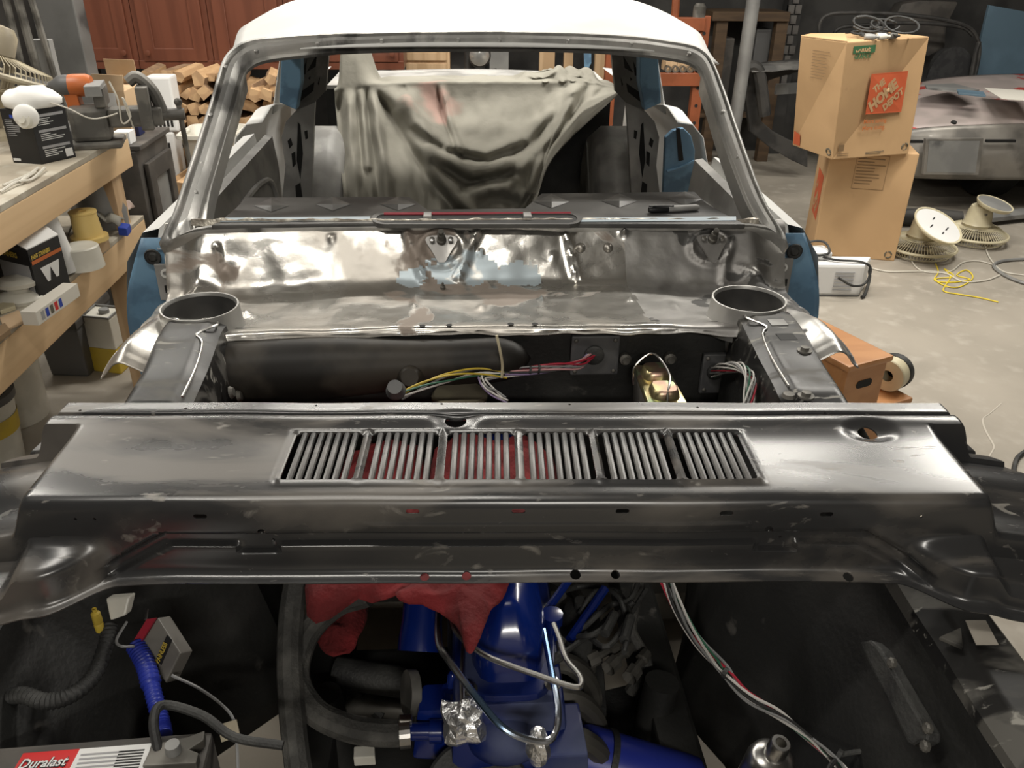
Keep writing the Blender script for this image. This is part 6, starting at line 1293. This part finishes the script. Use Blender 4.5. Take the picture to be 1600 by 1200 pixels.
for i, (x0_, x1_, m_, lab) in enumerate(((765, 795, 'galv', 'grey sheet metal standing behind the headlamp stand'), (842, 868, 'lumber_x', 'pale lumber stud nearest the grey sheet behind the car'), (880, 897, 'lumber_x', 'narrow tan lumber stud behind the car'), (928, 962, 'lumber_x', 'wide tan lumber board behind the car'))):
    a, b = PY(x0_, 130, 6.5), PY(x1_, 60, 6.5); o = MB().box((a.x, 6.5, 0), (b.x, 6.56, b.z+.5)).build('lumber_stud' if i else 'sheet_metal', m_, None, bevel=.003); tag(o, lab, 'lumber' if i else 'sheet')
q = [PY(x, y, 6.3) for x, y in ((911, 60), (923, 60), (924, 98), (918, 110), (918, 125), (914, 125), (913, 98))]; q2 = q[:5]+[V((q[4].x, 6.3, 0)), V((q[5].x, 6.3, 0))]+q[5:]; o = MB().prism(q2, (0, .02, 0)).build('door_hinge_panel', 'paint_blue', None); tag(o, 'pale blue sheet strip standing between the lumber boards', 'strip')
# ---------------- orange rack
t = thing('pallet_rack', PY(1075, 200, 5.6), 'orange steel rack with two beams behind the windshield frame', 'rack'); RY = 5.6
for px, py in ((1103, 25), ):
    p = PY(px, py, RY); MB().box((p.x-.035, RY, 0), (p.x+.035, RY+.06, p.z)).build('upright', 'orange_steel', t, bevel=.004)
    for k_ in range(9): MB().lathe([(0, .002), (.011, .002), (.011, 0)], (p.x, RY-.0005, .2+.11*k_), (0, -1, 0), 10).build('upright_hole', 'black', t)
p2 = PY(960, 25, RY); MB().box((p2.x-.035, RY, 0), (p2.x+.035, RY+.06, p.z)).build('upright', 'orange_steel', t, bevel=.004)
for y0_, y1_ in ((27, 48), (114, 134)):
    a, b = PY(960, y1_, RY), PY(1102, y0_, RY); MB().box((a.x, RY-.02, PY(1080, y1_, RY).z), (b.x, RY+.03, PY(1080, y0_, RY).z)).build('beam', 'orange_steel', t, bevel=.004)
zr = PY(1080, 114, RY).z
for i in range(6):
    x = PY(1045, 100, RY).x+.032*i*1.5; o = thing('pipe_fitting', (x, RY+.02, zr), 'small round steel fitting lying on the lower rack beam', 'fitting', 'fittings on the orange rack'); MB().lathe([(.012, 0), (.022, 0), (.022, .04), (.012, .04), (.012, 0)], (x, RY+.0, zr+.022+.0*i), (0, 1, 0), 12).build('body', 'steel', o, smooth=True)
for i, px in enumerate((1050, 1068, 1086)): 
    c = PY(px, 107, RY+.06); o = MB().box((c.x-.04, RY+.07, zr), (c.x+.035, RY+.2, zr+.06+.01*i)).build('wood_block', 'lumber_x', None, bevel=.003); tag(o, ('sawn wood block on the orange rack beside the pillar', 'middle sawn wood block on the orange rack beam', 'sawn wood block at the rack upright')[i], 'wood block')
zr2 = PY(1080, 27, RY).z; c = PY(1094, 18, RY); o = MB().lathe([(0, 0), (.04, 0), (.04, .06), (.025, .08), (.0, .082)], (c.x, RY+.02, zr2), n=16).build('steel_weight', 'dirty_steel', None, smooth=True); tag(o, 'grey steel cap standing on the upper rack beam', 'cap')
c = PY(1057, 15, RY); o = MB().cyl((c.x, RY+.02, zr2), (c.x-.02, RY+.02, zr2+.5), .025, 10).build('orange_post', 'orange_steel', None, smooth=True); tag(o, 'orange steel post rising from the upper rack beam', 'post')
# pale pole, timber shelf, brick wall, dark boxes
a, b = PY(1172, -20, 5.9), PY(1158, 105, 5.9); o = MB().cyl((b.x, 5.9, 0), (b.x+.03, 5.9, a.z+.3), .045, 14).build('support_pole', 'galv', None, smooth=True); tag(o, 'pale grey round support pole beside the timber shelf', 'pole')
t = thing('timber_shelf', PY(1205, 90, 6.9), 'dark timber shelf with a brown beam and posts against the back wall', 'shelf')
a, b = PY(1110, 32, 6.8), PY(1232, 18, 6.8); MB().box((a.x, 6.75, a.z), (b.x, 7.1, b.z)).build('shelf_beam', 'old_timber', t, bevel=.004)
for px in (1125, 1218): p = PY(px, 60, 6.8); MB().box((p.x-.045, 6.78, 0), (p.x+.045, 6.86, a.z)).build('post', 'old_timber', t, bevel=.004)
MB().box((a.x, 6.8, .35), (b.x, 7.1, .38)).build('lower_shelf', 'old_timber', t)
for i, (p0, p1, m_) in enumerate((((1178, 46), (1208, 92), 'grey_plastic'), ((1115, 60), (1150, 95), 'stove'))):
    a, b = PY(p0[0], p1[1], 6.85), PY(p1[0], p0[1], 6.85); o = MB().box((a.x, 6.87, .38), (b.x, 7.08, b.z)).build('storage_crate', m_, None, bevel=.01); tag(o, ('dark grey crate on the timber shelf beside the post', 'dark brown crate on the timber shelf behind the orange rack')[i], 'crate')
bw = thing('brick_pier', PY(1225, 60, 7.1), 'dark brick pier of the back wall beside the timber shelf', 'wall')
a, b = PY(1218, 110, 7.05), PY(1262, -30, 7.05); MB().box((a.x, 7.07, 0), (b.x, 7.19, b.z+.3)).build('mortar', 'wall_dark', bw)
hb = .075; w_ = (b.x-a.x)/2; first_b = None
for j in range(int((b.z+.3-.5)/hb)):
    for i in range(3):
        x0_ = a.x+w_*(i-.5*(j % 2)); x1_ = min(b.x, x0_+w_-.01); x0_ = max(a.x, x0_)
        if x1_-x0_ < .03: continue
        MB().box((x0_, 7.055, .5+j*hb), (x1_, 7.1, .5+j*hb+hb-.01)).build('brick', 'brick', bw, bevel=.003)

# crack in the concrete
ck = [(1565, 630), (1548, 645), (1536, 655), (1540, 672), (1550, 690), (1553, 700), (1545, 715), (1540, 735)]
k = MB(); pts_ = cr([PZ(x, y, .0015) for x, y in ck], 5)
for a, b in zip(pts_, pts_[1:]): k.poly([a+V((-.004, 0, 0)), a+V((.004, .002, 0)), b+V((.004, .002, 0)), b+V((-.004, 0, 0))])
o = k.build('floor_crack', 'floor_pale', bpy.data.objects['floor'])
